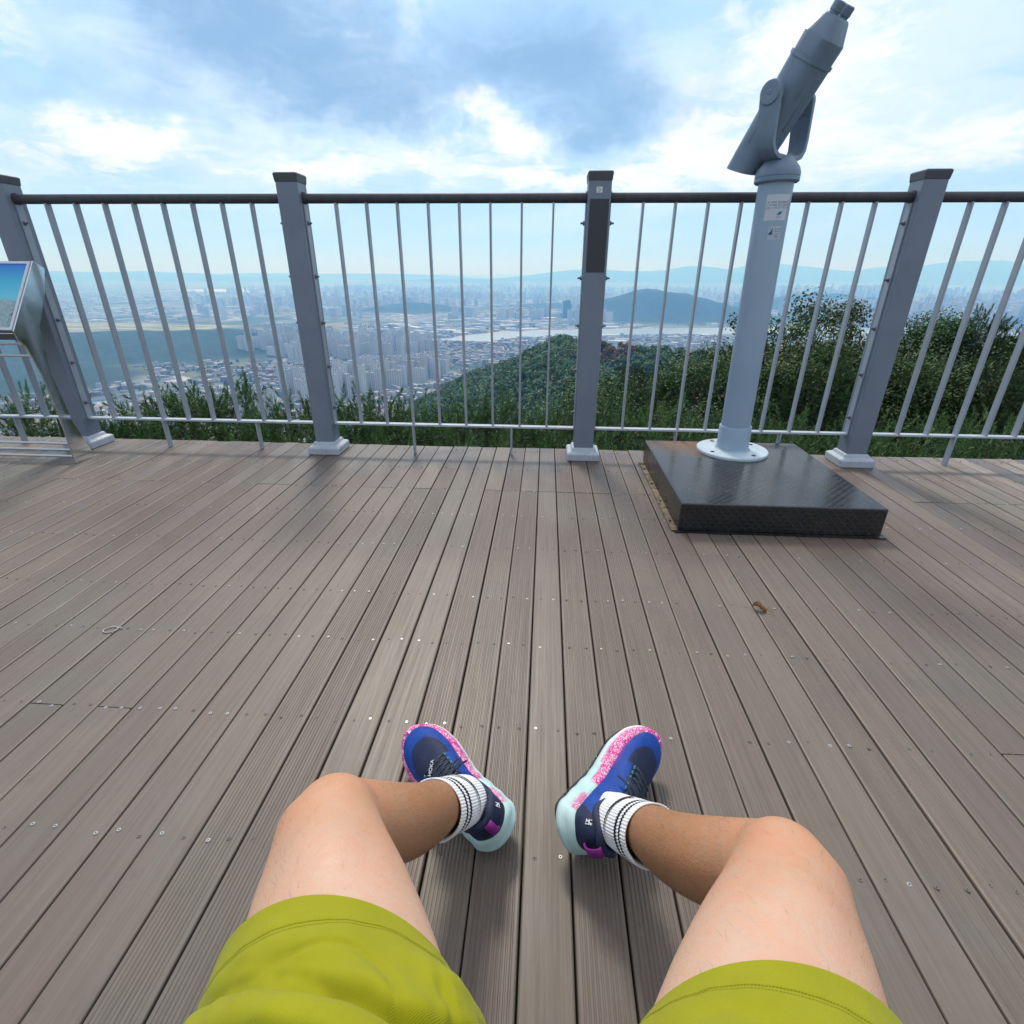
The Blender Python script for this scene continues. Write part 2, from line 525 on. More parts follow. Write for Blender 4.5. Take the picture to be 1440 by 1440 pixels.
def build_river():
    m, t, b = new_mat('river_water', (0.30, 0.36, 0.40), 0.3, 0, 0.6)
    g = t.node('ShaderNodeNewGeometry').outputs['Position']
    bump(t, b, t.noise(t.scale(g, (1, 1, 0)), 1 / 14.0, 3, 0.6), 0.04, 1.0)
    n = RIV_NEAR + []
    a = smooth_line(RIV_NEAR, 8); c = smooth_line(RIV_FAR, 9)
    k = 90
    def res(L):
        return [L[int(round(i * (len(L) - 1) / k))] for i in range(k + 1)]
    a = res(a); c = res(c)
    P = [[(p.x, p.y, PLAIN + 2.2), (q.x, q.y, PLAIN + 2.2)] for p, q in zip(a, c)]
    o = grid_mesh('river', P, m); tag(o, kind='structure')
    sand = new_mat('river_sand', (0.55, 0.5, 0.38), 0.9)[0]
    P = []
    for i, q in enumerate(c):
        if not (0.16 < i / k < 0.62): continue
        wdt = 24 * (0.5 + abs(math.sin(i * 0.37))) 
        P.append([(q.x, q.y - 4, PLAIN + 2.6), (q.x, q.y + wdt, PLAIN + 3.0)])
    o = grid_mesh('river_bank', P, sand); tag(o, kind='structure')


build_river()

# ------------------------------------------------------------------ haze
def build_haze():
    mb = MB()
    zt, zb = 470.0, PLAIN - 40
    mb.box((0, 9000, (zt + zb) / 2), (64000, 42000, zt - zb))
    m = bpy.data.materials.new('haze_air'); m.use_nodes = True
    t = NT(m.node_tree); t.n.clear()
    out = t.node('ShaderNodeOutputMaterial')
    v = t.node('ShaderNodeVolumePrincipled', {'Color': (0.17, 0.475, 1.0), 'Absorption Color': (1.0, 1.0, 1.0), 'Density': 0.000200, 'Anisotropy': 0.3})
    t.l.new(v.outputs[0], out.inputs['Volume'])
    o = mb.build('haze', m)
    tag(o, kind='stuff')


build_haze()


# ------------------------------------------------------------------ deck
PITCHX, GAPX0 = 0.0815, -0.012
DECK_Y0, DECK_Y1 = -1.6, 2.825
ROWS = [-1.3, -0.9, -0.35, 0.0, 0.285, 0.56, 0.835, 1.112, 1.336, 1.645, 1.92, 2.187, 2.47, 2.765]


def wood_mat():
    m, t, b, a = attr_mat('weathered_deck_wood', 0.5, 0.45)
    g = t.node('ShaderNodeTexCoord').outputs['Object']
    sepc = t.node('ShaderNodeSeparateColor', {0: a.outputs['Color']}).outputs
    tone, hue, seed = sepc
    off = t.node('ShaderNodeCombineXYZ', {0: 0.0, 1: t.math('MULTIPLY', seed, 37.0), 2: t.math('MULTIPLY', seed, 11.0)}).outputs[0]
    gp = t.node('ShaderNodeVectorMath', {0: g, 1: off}, operation='ADD').outputs[0]
    base = t.mix(hue, (0.160, 0.132, 0.105), (0.172, 0.131, 0.106))
    base = t.mix(t.mapr(tone, 0, 1, 0, 1), t.mix(1.0, base, (0.87, 0.87, 0.88), 'MULTIPLY'), t.mix(1.0, base, (1.12, 1.12, 1.12), 'MULTIPLY'))
    # long soft blotches, reddish and greenish wear
    n1 = t.noise(t.scale(gp, (7, 1.6, 1)), 1.0, 5, 0.6, 0.4)
    base = t.mix(t.mapr(n1, 0.47, 0.72, 0, 0.45), base, (0.158, 0.112, 0.102))
    n2 = t.noise(t.scale(g, (1.1, 0.9, 1)), 1.6, 5, 0.6, 0.3)
    base = t.mix(t.mapr(n2, 0.5, 0.68, 0, 0.55), base, (0.152, 0.150, 0.132))
    n7 = t.noise(t.scale(g, (0.8, 1.3, 1)), 1.3, 6, 0.62, 0.6)
    base = t.mix(t.mapr(n7, 0.50, 0.68, 0, 0.5), base, (0.142, 0.090, 0.080))
    base = t.mix(t.mapr(n7, 0.47, 0.33, 0, 0.5), base, (0.108, 0.106, 0.092))
    # fine grain along the board
    n3 = t.noise(t.scale(gp, (150, 3.2, 1)), 1.0, 5, 0.7)
    base = t.mix(t.mapr(n3, 0.35, 0.7, 0, 0.5), base, t.mix(1.0, base, (0.5, 0.47, 0.46), 'MULTIPLY'))
    n5 = t.noise(t.scale(gp, (330, 9, 1)), 1.0, 3, 0.6)
    base = t.mix(t.mapr(n5, 0.6, 0.75, 0, 0.3), base, (0.26, 0.245, 0.22))
    # grime and scuffs
    n4 = t.noise(gp, 21.0, 6, 0.7)
    base = t.mix(t.mapr(n4, 0.62, 0.78, 0, 0.5), base, (0.055, 0.05, 0.045))
    n6 = t.noise(g, 34.0, 6, 0.75, 0.8)
    base = t.mix(t.mapr(n6, 0.68, 0.8, 0, 0.4), base, (0.30, 0.29, 0.27))
    # damp dirty band along the railing
    sp = t.node('ShaderNodeSeparateXYZ', {0: g}).outputs
    damp = t.math('MULTIPLY', t.mapr(sp[1], 2.15, 2.6), t.mapr(t.noise(t.scale(g, (1.4, 2.2, 1)), 1.7, 5, 0.65, .5), 0.45, 0.62))
    base = t.mix(t.math('MULTIPLY', damp, 0.55), base, (0.07, 0.058, 0.055))
    t.l.new(base, b.inputs['Base Color'])
    t.l.new(t.math('SUBTRACT', t.mapr(n3, 0.3, 0.8, 0.40, 0.58), t.math('MULTIPLY', damp, 0.12)), b.inputs['Roughness'])
    bump(t, b, t.math('ADD', t.math('MULTIPLY', n3, 0.6), t.math('MULTIPLY', n4, 0.4)), 0.35, 0.0018)
    return m


def build_deck():
    wood = wood_mat()
    bright = new_mat('screw_steel', (0.42, 0.42, 0.43), 0.4, 0.8)[0]
    dull = new_mat('screw_dull', (0.17, 0.155, 0.14), 0.6, 0.3)[0]
    hole = new_mat('screw_recess', (0.02, 0.02, 0.02), 0.8)[0]
    joist = painted('joist_timber', (0.05, 0.045, 0.04), 0.8)
    mb = MB()
    k0, k1 = -92, 62
    rnd = random.Random(5)
    for k in range(k0, k1):
        x0 = GAPX0 + k * PITCHX + 0.0015 + rnd.uniform(-.0006, .0006)
        x1 = GAPX0 + (k + 1) * PITCHX - 0.0015 + rnd.uniform(-.0006, .0006)
        ends = [DECK_Y0]
        if rnd.random() < 0.55: ends.append(rnd.choice([0.0, 0.835, -0.35]) if abs(GAPX0 + k * PITCHX) > .9 else -0.35)
        if rnd.random() < 0.62: ends.append(2.187)
        ends.append(DECK_Y1 + rnd.uniform(-.008, .004))
        ends = sorted(set(ends))
        ribbed = rnd.random() < 0.5
        for a, b_ in zip(ends[:-1], ends[1:]):
            ya, yb = a + (0.0015 if a > DECK_Y0 else 0), b_ - (0.0015 if b_ < 2.7 else 0)
            dz = rnd.uniform(-0.0012, 0.0006)
            mb.c = (min(1, max(0, rnd.gauss(.5, .27))), rnd.random() ** 1.3, rnd.random())
            mb.m = 0
            w = x1 - x0
            prof = [(0, -0.022), (0, -0.003), (0.0012, -0.0008), (0.003, 0)]
            if ribbed or rnd.random() < .12:
                nr_ = 10
                for i in range(nr_):
                    c = 0.006 + (w - 0.012) * (i + .5) / nr_
                    q = (w - 0.012) / nr_
                    prof += [(c - q * .30, 0), (c - q * .12, -0.0010), (c + q * .12, -0.0010), (c + q * .30, 0)]
            prof += [(w - 0.003, 0), (w - 0.0012, -0.0008), (w, -0.003), (w, -0.022)]
            n = len(prof)
            tw = rnd.uniform(-.0007, .0007)
            vs = [(x0 + u, ya, z + dz + tw * (u / w - .5)) for u, z in prof] + [(x0 + u, yb, z + dz - tw * (u / w - .5)) for u, z in prof]
            fs = [(i, i + 1, n + i + 1, n + i) for i in range(n - 1)] + [tuple(range(n))[::-1], tuple(range(n, 2 * n))]
            mb.add(vs, fs)
        # screws
        for ry in ROWS:
            for sx in (0.24, 0.76):
                q = rnd.random()
                near = abs((x0 + x1) / 2) < 3.3
                if not near or q < 0.08: continue
                sxp = x0 + (x1 - x0) * sx + rnd.uniform(-.004, .004); syp = ry + rnd.uniform(-.006, .006)
                pb = 0.30 if abs(sxp) < 1.2 else 0.2
                r = 0.0037
                mb.c = (0, 0, 0)
                mb.m = 1 if q < 0.08 + pb else 2
                frm = Matrix.Translation((sxp, syp, 0))
                mb.lathe([(r, -0.002), (r, 0.0006), (r * .8, 0.0011), (r * .45, 0.0011), (r * .35, 0.0004)], 10, frm)
                mb.m = 3
                mb.lathe([(r * .34, 0.0002), (r * .34, 0.0005)], 8, frm)
    mb.m = 4; mb.c = (0, 0, 0)
    for ry in ROWS:
        mb.box(((k0 + k1) / 2 * PITCHX, ry, -0.083), ((k1 - k0) * PITCHX, 0.06, 0.12))
    mb.box(((k0 + k1) / 2 * PITCHX, DECK_Y1 - .05, -0.133), ((k1 - k0) * PITCHX, 0.04, 0.22))
    o = mb.build('deck', [wood, bright, dull, hole, joist])
    tag(o, kind='structure')


build_deck()

# ------------------------------------------------------------------ railing
FY = 2.70
POSTS = [0.2157 + 1.385 * k for k in range(-4, 4)]


def build_railing():
    grey = painted('railing_grey_paint', (0.170, 0.205, 0.262), 0.36, 0.08, 5.0, dirt=(0.09, 0.08, 0.075), dirt_amt=0.4)
    pale = painted('base_cover_paint', (0.42, 0.47, 0.53), 0.45, 0.1, 12.0, dirt=(0.11, 0.095, 0.08), dirt_amt=0.75)
    galv = painted('galvanised_bar_paint', (0.30, 0.335, 0.39), 0.34, 0.08, 6.0, dirt_amt=0.2)
    dark = painted('cap_dark_plastic', (0.062, 0.068, 0.080), 0.45, 0.15, 20)
    rail = painted('handrail_brown_grey', (0.043, 0.046, 0.056), 0.55, 0.3, 30, dirt=(0.16, 0.15, 0.14), dirt_amt=0.35)
    bolt_m = painted('bolt_steel', (0.16, 0.17, 0.2), 0.4, 0.1, 40, metal=0.5)
    film = new_mat('dark_plate', (0.032, 0.036, 0.042), 0.35)[0]
    paper = new_mat('white_paper', (0.7, 0.72, 0.75), 0.6)[0]
    ink = new_mat('grey_ink', (0.12, 0.13, 0.16), 0.6)[0]
    root = empty('railing', (0.2157, FY, 0))
    tag(root, 'long grey metal railing with square capped posts and dark round handrail along the deck edge', 'railing')

    def L(v): return (v[0] - root.location.x, v[1] - root.location.y, v[2])
    ZT, ZB = 1.199, 0.156
    post_me = cap_me = base_me = None
    for k, px in enumerate(POSTS):
        mb = MB(); mb.box(L((px, FY, 0.64)), (0.1, 0.1, 1.245)); post = mb.build('post', grey, root, bevel=0.004)
        mb = MB()
        c = L((px, FY, 0))
        for (w0, w1, z0, z1) in ((0.103, 0.110, 1.2575, 1.290), (0.110, 0.098, 1.290, 1.2955)):
            vs = [(c[0] + sx * w / 2, c[1] + sy * w / 2, z) for w, z in ((w0, z0), (w1, z1)) for sx, sy in ((-1, -1), (1, -1), (1, 1), (-1, 1))]
            mb.add(vs, [(0, 3, 2, 1), (4, 5, 6, 7), (0, 1, 5, 4), (1, 2, 6, 5), (2, 3, 7, 6), (3, 0, 4, 7)])
        mb.build('post_cap', dark, post, bevel=0.0025)
        mb = MB()
        prof = [(0.168, 0.001), (0.168, 0.034), (0.160, 0.040), (0.128, 0.046), (0.116, 0.062), (0.104, 0.064)]
        vs = []; fs = []
        for w, z in prof:
            vs += [(c[0] + sx * w / 2, c[1] + sy * w / 2, z) for sx, sy in ((-1, -1), (1, -1), (1, 1), (-1, 1))]
        for i in range(len(prof) - 1):
            for q in range(4):
                q2 = (q + 1) % 4; fs.append((i * 4 + q, i * 4 + q2, i * 4 + 4 + q2, i * 4 + 4 + q))
        fs.append((3, 2, 1, 0)); fs.append(tuple(len(vs) - 4 + i for i in range(4)))
        mb.add(vs, fs); mb.build('base_cover', pale, post, bevel=0.003)
        # nuts and bolts that hold the side bars
        for sx in (-1, 1):
            for z in (1.10, 0.875, 0.665, 0.453, 0.241):
                mb = MB()
                fr = Matrix.Translation(L((px + sx * 0.0565, FY - 0.004, z))) @ Matrix.Rotation(R(90) * sx, 4, 'Y')
                mb.lathe([(0.0095, 0), (0.0095, 0.005), (0.0075, 0.007), (0.0045, 0.007), (0.0045, 0.017), (0.003, 0.018)], 10, fr)
                mb.build('bolt', bolt_m, post, smooth=True)
        if k in (1, 4):   # a dark plate fixed on the face of this post
            mb = MB(); mb.box(L((px + .001, FY - 0.0515, 1.045)), (0.083, 0.003, 0.29)); mb.build('face_plate', film, post, bevel=0.001)
        if k == 4:
            mb = MB(); mb.box(L((px - .002, FY - 0.0506, 1.224)), (0.026, 0.0008, 0.022))
            mb.m = 1
            for i, (dx, w) in enumerate(((-.004, .014), (.002, .016), (-.002, .012))):
                mb.box(L((px - .002 + dx, FY - 0.0511, 1.230 - i * .006)), (w, 0.0004, 0.002))
            mb.build('paper_sticker', [paper, ink], post)
    for a, b in zip(POSTS[:-1], POSTS[1:]):
        xs, xe = a + 0.05, b - 0.05
        mb = MB()
        fr = Matrix.Translation(L((xs, FY, ZT))) @ Matrix.Rotation(R(90), 4, 'Y')
        ln = xe - xs
        mb.lathe([(0.026, 0.0005), (0.026, 0.006), (0.0203, 0.007), (0.0203, ln - 0.007), (0.026, ln - 0.006), (0.026, ln - 0.0005)], 24, fr)
        mb.build('handrail', rail, root, smooth=True)
        mb = MB(); mb.box(L(((xs + xe) / 2, FY, ZB)), (ln - 0.012, 0.034, 0.010)); mb.build('bottom_rail', pale, root, bevel=0.0015)
        for sx, xx in ((1, xs + 0.0032), (-1, xe - 0.0032)):
            mb = MB(); mb.box(L((xx, FY, (0.152 + 1.176) / 2)), (0.0062, 0.036, 1.176 - 0.152)); mb.build('side_bar', galv, root, bevel=0.0012)
        for i in range(1, 9):
            x = xs + 0.006 + (ln - 0.012) * i / 9.0
            mb = MB(); mb.box(L((x, FY, (0.1612 + 1.1815) / 2)), (0.0092, 0.033, 1.1815 - 0.1612)); mb.build('baluster', galv, root, bevel=0.0013)
        for f in (0.345, 0.725):
            mb = MB(); mb.box(L((a + 1.385 * f, FY - .004, 0.0755)), (0.0092, 0.032, 0.149)); mb.build('foot', galv, root, bevel=0.0013)


build_railing()


# ------------------------------------------------------------------ steel plinth
def build_plinth():
    m, t, b = new_mat('black_chequer_plate', (0.008, 0.009, 0.011), 0.3, 0.0, 0.6)
    g = t.node('ShaderNodeTexCoord').outputs['Object']
    n = t.noise(g, 6, 5, 0.6)
    rust = t.noise(g, 14, 6, 0.7)
    sp = t.node('ShaderNodeSeparateXYZ', {0: g}).outputs
    # rust creeping out from under the flange at the back
    dx = t.math('SUBTRACT', sp[0], -0.13); dy = t.math('SUBTRACT', sp[1], 0.335)
    dist = t.math('SQRT', t.math('ADD', t.math('MULTIPLY', t.math('MULTIPLY', dx, dx), 0.35), t.math('MULTIPLY', dy, dy)))
    rm = t.math('MULTIPLY', t.mapr(t.math('ADD', dist, t.math('MULTIPLY', rust, 0.14)), 0.27, 0.12), 0.8)
    base = t.mix(t.mapr(n, 0.35, 0.7), (0.006, 0.0065, 0.008), (0.022, 0.021, 0.021))
    base = t.mix(rm, base, (0.20, 0.085, 0.03))
    # raised lozenges worn paler
    s = 62.0
    ux = t.math('MULTIPLY', sp[0], s); uy = t.math('MULTIPLY', t.math('ADD', sp[1], sp[2]), s)
    a_ = t.math('ADD', ux, uy); c_ = t.math('SUBTRACT', ux, uy)

    def lozenge(p, q):
        fx = t.math('SUBTRACT', t.math('FRACT', p), 0.5); fy = t.math('SUBTRACT', t.math('FRACT', q), 0.5)
        ax = t.math('MULTIPLY', t.math('ABSOLUTE', fx), 2.2); ay = t.math('MULTIPLY', t.math('ABSOLUTE', fy), 7.0)
        return t.mapr(t.math('ADD', t.math('POWER', ax, 2.0), t.math('POWER', ay, 2.0)), 1.0, 0.55)
    l1 = lozenge(t.math('MULTIPLY', a_, 0.5), t.math('MULTIPLY', c_, 0.5))
    l2 = lozenge(t.math('ADD', t.math('MULTIPLY', c_, 0.5), 0.5), t.math('ADD', t.math('MULTIPLY', a_, 0.5), 0.5))
    hgt = t.math('MAXIMUM', l1, l2)
    base = t.mix(t.math('MULTIPLY', hgt, 0.25), base, (0.03, 0.031, 0.034))
    t.l.new(base, b.inputs['Base Color'])
    t.l.new(t.math('ADD', t.mapr(n, 0.3, 0.7, 0.17, 0.32), t.math('MULTIPLY', rm, 0.4)), b.inputs['Roughness'])
    bump(t, b, hgt, 0.6, 0.0014)
    x0, x1, y0, y1, h = 0.527, 1.276, 1.826, 2.640, 0.116
    root = empty('steel_plinth', ((x0 + x1) / 2, (y0 + y1) / 2, 0))
    tag(root, 'low black chequer plate steel box, slightly rusty, bolted to the deck under the viewing scope', 'plinth')
    mb = MB(); mb.box((0, 0, h / 2 + 0.002), (x1 - x0, y1 - y0, h - 0.004)); mb.build('box_body', m, root, bevel=0.005)
    mud, tm, bmud = new_mat('dirty_flange_steel', (0.20, 0.15, 0.085), 0.75)
    g2 = tm.node('ShaderNodeTexCoord').outputs['Object']
    cc = tm.mix(tm.mapr(tm.noise(g2, 40, 6, 0.7), 0.4, 0.62), (0.26, 0.20, 0.12), (0.05, 0.045, 0.04))
    tm.l.new(cc, bmud.inputs['Base Color'])
    mb = MB(); mb.box((-(x1 - x0) / 2 - 0.0125, -0.01, 0.004), (0.024, y1 - y0 - 0.02, 0.005)); mb.build('side_flange', mud, root)
    mb = MB(); mb.box((0, -(y1 - y0) / 2 - 0.008, 0.0035), (x1 - x0 + 0.03, 0.015, 0.004)); mb.build('front_flange', m, root)
    boltm = painted('flange_bolt', (0.03, 0.028, 0.026), 0.6)
    for yy in (-0.33, -0.13, 0.07, 0.27):
        mb = MB(); mb.lathe([(0.006, 0.0066), (0.006, 0.010), (0.004, 0.011)], 8, Matrix.Translation((-(x1 - x0) / 2 - 0.014, yy, 0)))
        mb.build('bolt', boltm, root)
    return h


PL_H = build_plinth()


# ------------------------------------------------------------------ viewing scope
def build_scope():
    body_m = painted('scope_blue_grey_paint', (0.165, 0.228, 0.305), 0.42, 0.09, 11, dirt=(0.06, 0.075, 0.09), dirt_amt=0.55)
    pole_m = painted('pole_pale_blue_paint', (0.29, 0.385, 0.495), 0.36, 0.06, 4, dirt_amt=0.15)
    flange_m = painted('flange_pale_paint', (0.52, 0.62, 0.68), 0.35, 0.06, 14, dirt_amt=0.2)
    black = new_mat('scope_dark_glass', (0.01, 0.012, 0.016), 0.12)[0]
    hole = new_mat('bolt_hole', (0.015, 0.015, 0.015), 0.7)[0]
    scuff = new_mat('bare_scuff', (0.5, 0.52, 0.53), 0.6)[0]
    bx, by = 0.917, 2.492
    root = empty('viewing_scope', (bx, by, PL_H + .0005))
    tag(root, 'pale blue-grey pay binoculars drooping on a tall round pillar, standing on the black steel plinth', 'viewing scope')
    tilt = Matrix.Rotation(R(-1.1), 4, 'Y')          # the pillar leans a little to the left
    Z0 = -PL_H
    mb = MB()
    mb.lathe([(0.163, 0.0), (0.163, 0.010), (0.160, 0.013), (0.08, 0.014)], 56)
    mb.m = 1
    for a in (30, 120, 210, 300):
        mb.lathe([(0.0095, 0.0139), (0.0095, 0.0148)], 16, Matrix.Translation((0.128 * math.cos(R(a)), 0.128 * math.sin(R(a)), 0)))
    mb.build('base_flange', [flange_m, hole], root, smooth=True)
    mb = MB(); mb.lathe([(0.082, 0.0135), (0.074, 0.020), (0.0725, 0.03), (0.0725, 0.124), (0.0705, 0.127), (0.066, 0.127)], 48, tilt); mb.build('sleeve', pole_m, root, smooth=True)
    zc = 1.222 + Z0   # underside of the collar
    mb = MB(); mb.lathe([(0.0655, 0.1), (0.0655, zc + 0.02)], 56, tilt, cap=False); pillar = mb.build('pillar', pole_m, root, smooth=True)
    mb = MB()
    mb.lathe([(0.060, zc), (0.078, zc + 0.001), (0.083, zc + 0.006), (0.083, zc + 0.018), (0.0815, zc + 0.020), (0.083, zc + 0.022), (0.083, zc + 0.034), (0.076, zc + 0.052),
              (0.060, zc + 0.070), (0.057, zc + 0.074), (0.050, zc + 0.083), (0.03, zc + 0.088)], 48, tilt)
    mb.build('swivel_collar', body_m, root, smooth=True, angle=25)

    # stickers curve round the pillar
    white, tw, bw = new_mat('sticker_paper', (0.52, 0.57, 0.63), 0.5)
    worn = painted('sticker_worn', (0.42, 0.48, 0.56), 0.6, 0.2, 60, dirt=(0.15, 0.2, 0.28), dirt_amt=0.5)
    navy = new_mat('sticker_navy', (0.03, 0.06, 0.13), 0.5)[0]
    blue = new_mat('sticker_blue', (0.015, 0.12, 0.30), 0.5)[0]
    sand = new_mat('sticker_sand', (0.45, 0.37, 0.22), 0.5)[0]

    def patch(mb, th0, th1, z0, z1, r, n=None):
        n = n or max(1, int(abs(th1 - th0) / 4))
        vs = []
        for i in range(n + 1):
            a = R(th0 + (th1 - th0) * i / n)
            for z in (z0, z1): vs.append(tilt @ Vector((r * math.sin(a), -r * math.cos(a), z + Z0)))
        mb.add(vs, [(2 * i, 2 * i + 2, 2 * i + 3, 2 * i + 1) for i in range(n)])
    # th measured from the side facing the deck (-Y) towards +X; the camera sees th from about -70 to +30
    mb = MB(); patch(mb, -41, 42, 1.090, 1.180, 0.0659)
    mb.m = 3; patch(mb, 36, 42, 1.092, 1.150, 0.0661, 2)
    rr = random.Random(3)
    for row, (zz, gap0, gap1) in enumerate(((1.152, -36, 40), (1.1425, -36, 40), (1.133, -38, 38))):
        a = gap0; mb.m = 1
        while a < gap1:
            w = rr.choice((2.6, 3.2, 2.2)); 
            if rr.random() < 0.22: a += 3.2
            # each syllable block: a few strokes
            patch(mb, a, a + w * .8, zz + 0.0026, zz + 0.0037, 0.0661, 1); patch(mb, a, a + w * .8, zz - 0.0016, zz - 0.0006, 0.0661, 1)
            patch(mb, a + w * .25, a + w * .45, zz - 0.0016, zz + 0.0037, 0.0661, 1)
            if rr.random() < .6: patch(mb, a + w * .7, a + w * .85, zz - 0.003, zz + 0.004, 0.0661, 1)
            a += w + .7
    mb.m = 2
    for i in range(9):     # the small blue wing emblem
        f = i / 8
        patch(mb, -2 + f * 14, 0.2 + f * 14 + 2, 1.1085 + f * 0.0085, 1.1105 + f * 0.0105 + 0.003 * math.sin(f * 3.14), 0.0661, 1)
    for i in range(5):
        f = i / 4
        patch(mb, 4 + f * 8, 6.5 + f * 8, 1.1075 + f * 0.005, 1.1095 + f * 0.007, 0.0662, 1)
    for i in range(4):
        patch(mb, -3 + i * 4.6, -0.2 + i * 4.6, 1.0995, 1.1005, 0.0661, 1); patch(mb, -3 + i * 4.6, -0.2 + i * 4.6, 1.1025, 1.1035, 0.0661, 1); patch(mb, -2 + i * 4.6, -1.0 + i * 4.6, 1.099, 1.1035, 0.0661, 1)
    s = mb.build('notice_sticker', [white, navy, blue, sand], pillar)
    s['label'] = 'white notice sticker with dark lines of text and a blue emblem'
    mb = MB(); patch(mb, -20, 24, 1.023, 1.070, 0.0659)
    mb.m = 1
    patch(mb, -17.5, -9, 1.040, 1.046, 0.0661, 2); patch(mb, -15.5, -8, 1.043, 1.050, 0.0661, 2); patch(mb, -10.5, -6.5, 1.040, 1.057, 0.0661, 1); patch(mb, -9.2, -7.6, 1.052, 1.064, 0.0661, 1)
    for zz, a0, a1 in ((1.059, 2, 20), (1.051, 1, 21), (1.042, 5, 20), (1.033, 3, 17)):
        a = a0
        while a < a1:
            patch(mb, a, a + 1.9, zz, zz + 0.0012, 0.0661, 1); patch(mb, a + .6, a + 1.1, zz - 0.0015, zz + 0.0032, 0.0661, 1); a += 2.9
    s = mb.build('worn_sticker', [worn, navy], pillar)
    s['label'] = 'scuffed small sticker with a dark pictogram below the notice'

    # head: local frame from axis a (objective -> eyepieces) and trunnion t
    phi = R(39)
    tv = Vector((math.cos(phi), math.sin(phi), 0))
    av = Vector((0.335, -0.335 * math.cos(phi) / math.sin(phi), 0.84)).normalized()
    nv = av.cross(tv).normalized()      # points out of the lower / far side
    piv = Vector((0.883 - bx, 2.492 - by, 1.497 + Z0))
    F = Matrix(((tv.x, nv.x, av.x, piv.x), (tv.y, nv.y, av.y, piv.y), (tv.z, nv.z, av.z, piv.z), (0, 0, 0, 1)))

    def rsec(w, d, z, n=40, p=3.2, shift=0.0):
        out = []
        for k in range(n):
            a = 2 * math.pi * k / n; c, s_ = math.cos(a), math.sin(a)
            out.append((math.copysign(abs(c) ** (2 / p), c) * w, math.copysign(abs(s_) ** (2 / p), s_) * d + shift, z))
        return out

    def loft(mb, secs, cap=True):
        n = len(secs[0]); vs = [F @ Vector(q) for s_ in secs for q in s_]
        fs = [(i * n + k, i * n + (k + 1) % n, (i + 1) * n + (k + 1) % n, (i + 1) * n + k) for i in range(len(secs) - 1) for k in range(n)]
        if cap: fs += [tuple(range(n))[::-1], tuple((len(secs) - 1) * n + k for k in range(n))]
        mb.add(vs, fs)

    def skew(sec, k):   # an end cut at a slant
        return [(x, y, z + y * k + x * .05) for x, y, z in sec]
    mb = MB()
    HW, HD = 0.072, 0.060
    loft(mb, [skew(rsec(HW * .93, HD * .98, -0.258), -0.24), skew(rsec(HW * .96, HD, -0.205), -0.1), rsec(HW, HD, -0.15), rsec(HW * 1.02, HD * 1.05, 0.0), rsec(HW * 1.03, HD * 1.08, 0.110)])
    loft(mb, [rsec(HW * 1.09, HD * 1.13, 0.110), rsec(HW * 1.09, HD * 1.13, 0.123)])
    loft(mb, [rsec(HW * .99, HD * 1.04, 0.123), rsec(HW * .99, HD * 1.06, 0.178), rsec(HW * .93, HD * .98, 0.186), rsec(HW * .70, HD * .62, 0.232), rsec(HW * .64, HD * .52, 0.238)])
    body = mb.build('binocular_body', body_m, root, smooth=True, angle=30)
    # dark objective opening
    mb = MB(); loft(mb, [skew(rsec(HW * .84, HD * .88, -0.2582), -0.24), skew(rsec(HW * .84, HD * .88, -0.2595), -0.24)]); mb.build('objective_glass', black, body)
    # raised hood line, coin plate and patch on the flank
    mb = MB(); loft(mb, [skew(rsec(HW * .975, HD * 1.02, -0.206), -0.1), skew(rsec(HW * .975, HD * 1.02, -0.203), -0.1)]); mb.build('hood_seam', body_m, body)
    plate = painted('flank_plate_paint', (0.16, 0.215, 0.285), 0.5, 0.1, 20)
    mb = MB()
    mb.box((0, 0, 0), (0.030, 0.004, 0.17)); mb.v = [tuple(F @ (Vector(q) + Vector((0.004, -HD * 1.05, 0.0)))) for q in mb.v]
    mb.build('flank_plate', plate, body, bevel=0.002)
    for sx in (-1, 1):
        mb = MB()
        fr = F @ Matrix.Translation((sx * 0.031, 0.0, 0.228))
        mb.lathe([(0.0175, 0), (0.0175, 0.016), (0.020, 0.018), (0.020, 0.042), (0.017, 0.045), (0.014, 0.045), (0.013, 0.038)], 28, fr)
        mb.build('eyepiece', body_m, body, smooth=True, angle=30)
    # faint moulded lettering along the near flank, darker than the body paint
    mb = MB(); rr = random.Random(2)
    for i in range(8):
        z = -0.165 + i * 0.0125
        for dz, dy, w in ((0, 0, .0065), (0.0035, 0.003, .0018), (0.0065, 0, .0065)):
            if rr.random() < .8:
                q = MB(); q.box((0, 0, 0), (0.0009, w, 0.0016)); mb.add([F @ (Vector(p) + Vector((-HW * 1.003, 0.004 + dy, z + dz))) for p in q.v], q.f)
    mb.build('moulded_lettering', new_mat('dark_letter_paint', (0.08, 0.105, 0.14), 0.6)[0], body)

    # U-shaped yoke: two arms and a curved bridge
    zb = zc + 0.082
    cen = tilt @ Vector((0, 0, zb))
    arm = 0.115
    pts_o = []
    w2 = 0.030
    yk = MB()
    # profile of the U in the (t, z) plane, thickness in t, width along e = horizontal normal
    e = Vector((-math.sin(phi), math.cos(phi), 0))
    base = Vector((piv.x, piv.y, 0))
    zp = piv.z
    low = zb - 0.002
    path = []   # (t, z, halfwidth)
    for t_, z_, hw in ((-arm, zp, .040), (-arm, zp - .06, .038), (-arm, low + .075, .036), (-arm * .97, low + .040, .034), (-arm * .82, low + .016, .033), (-arm * .55, low + .004, .032), (0, low, .040),
                       (arm * .55, low + .004, .032), (arm * .82, low + .016, .033), (arm * .97, low + .040, .034), (arm, low + .075, .036), (arm, zp - .06, .038), (arm, zp, .040)):
        path.append((t_, z_, hw))
    vs = []; fs = []
    th = 0.016
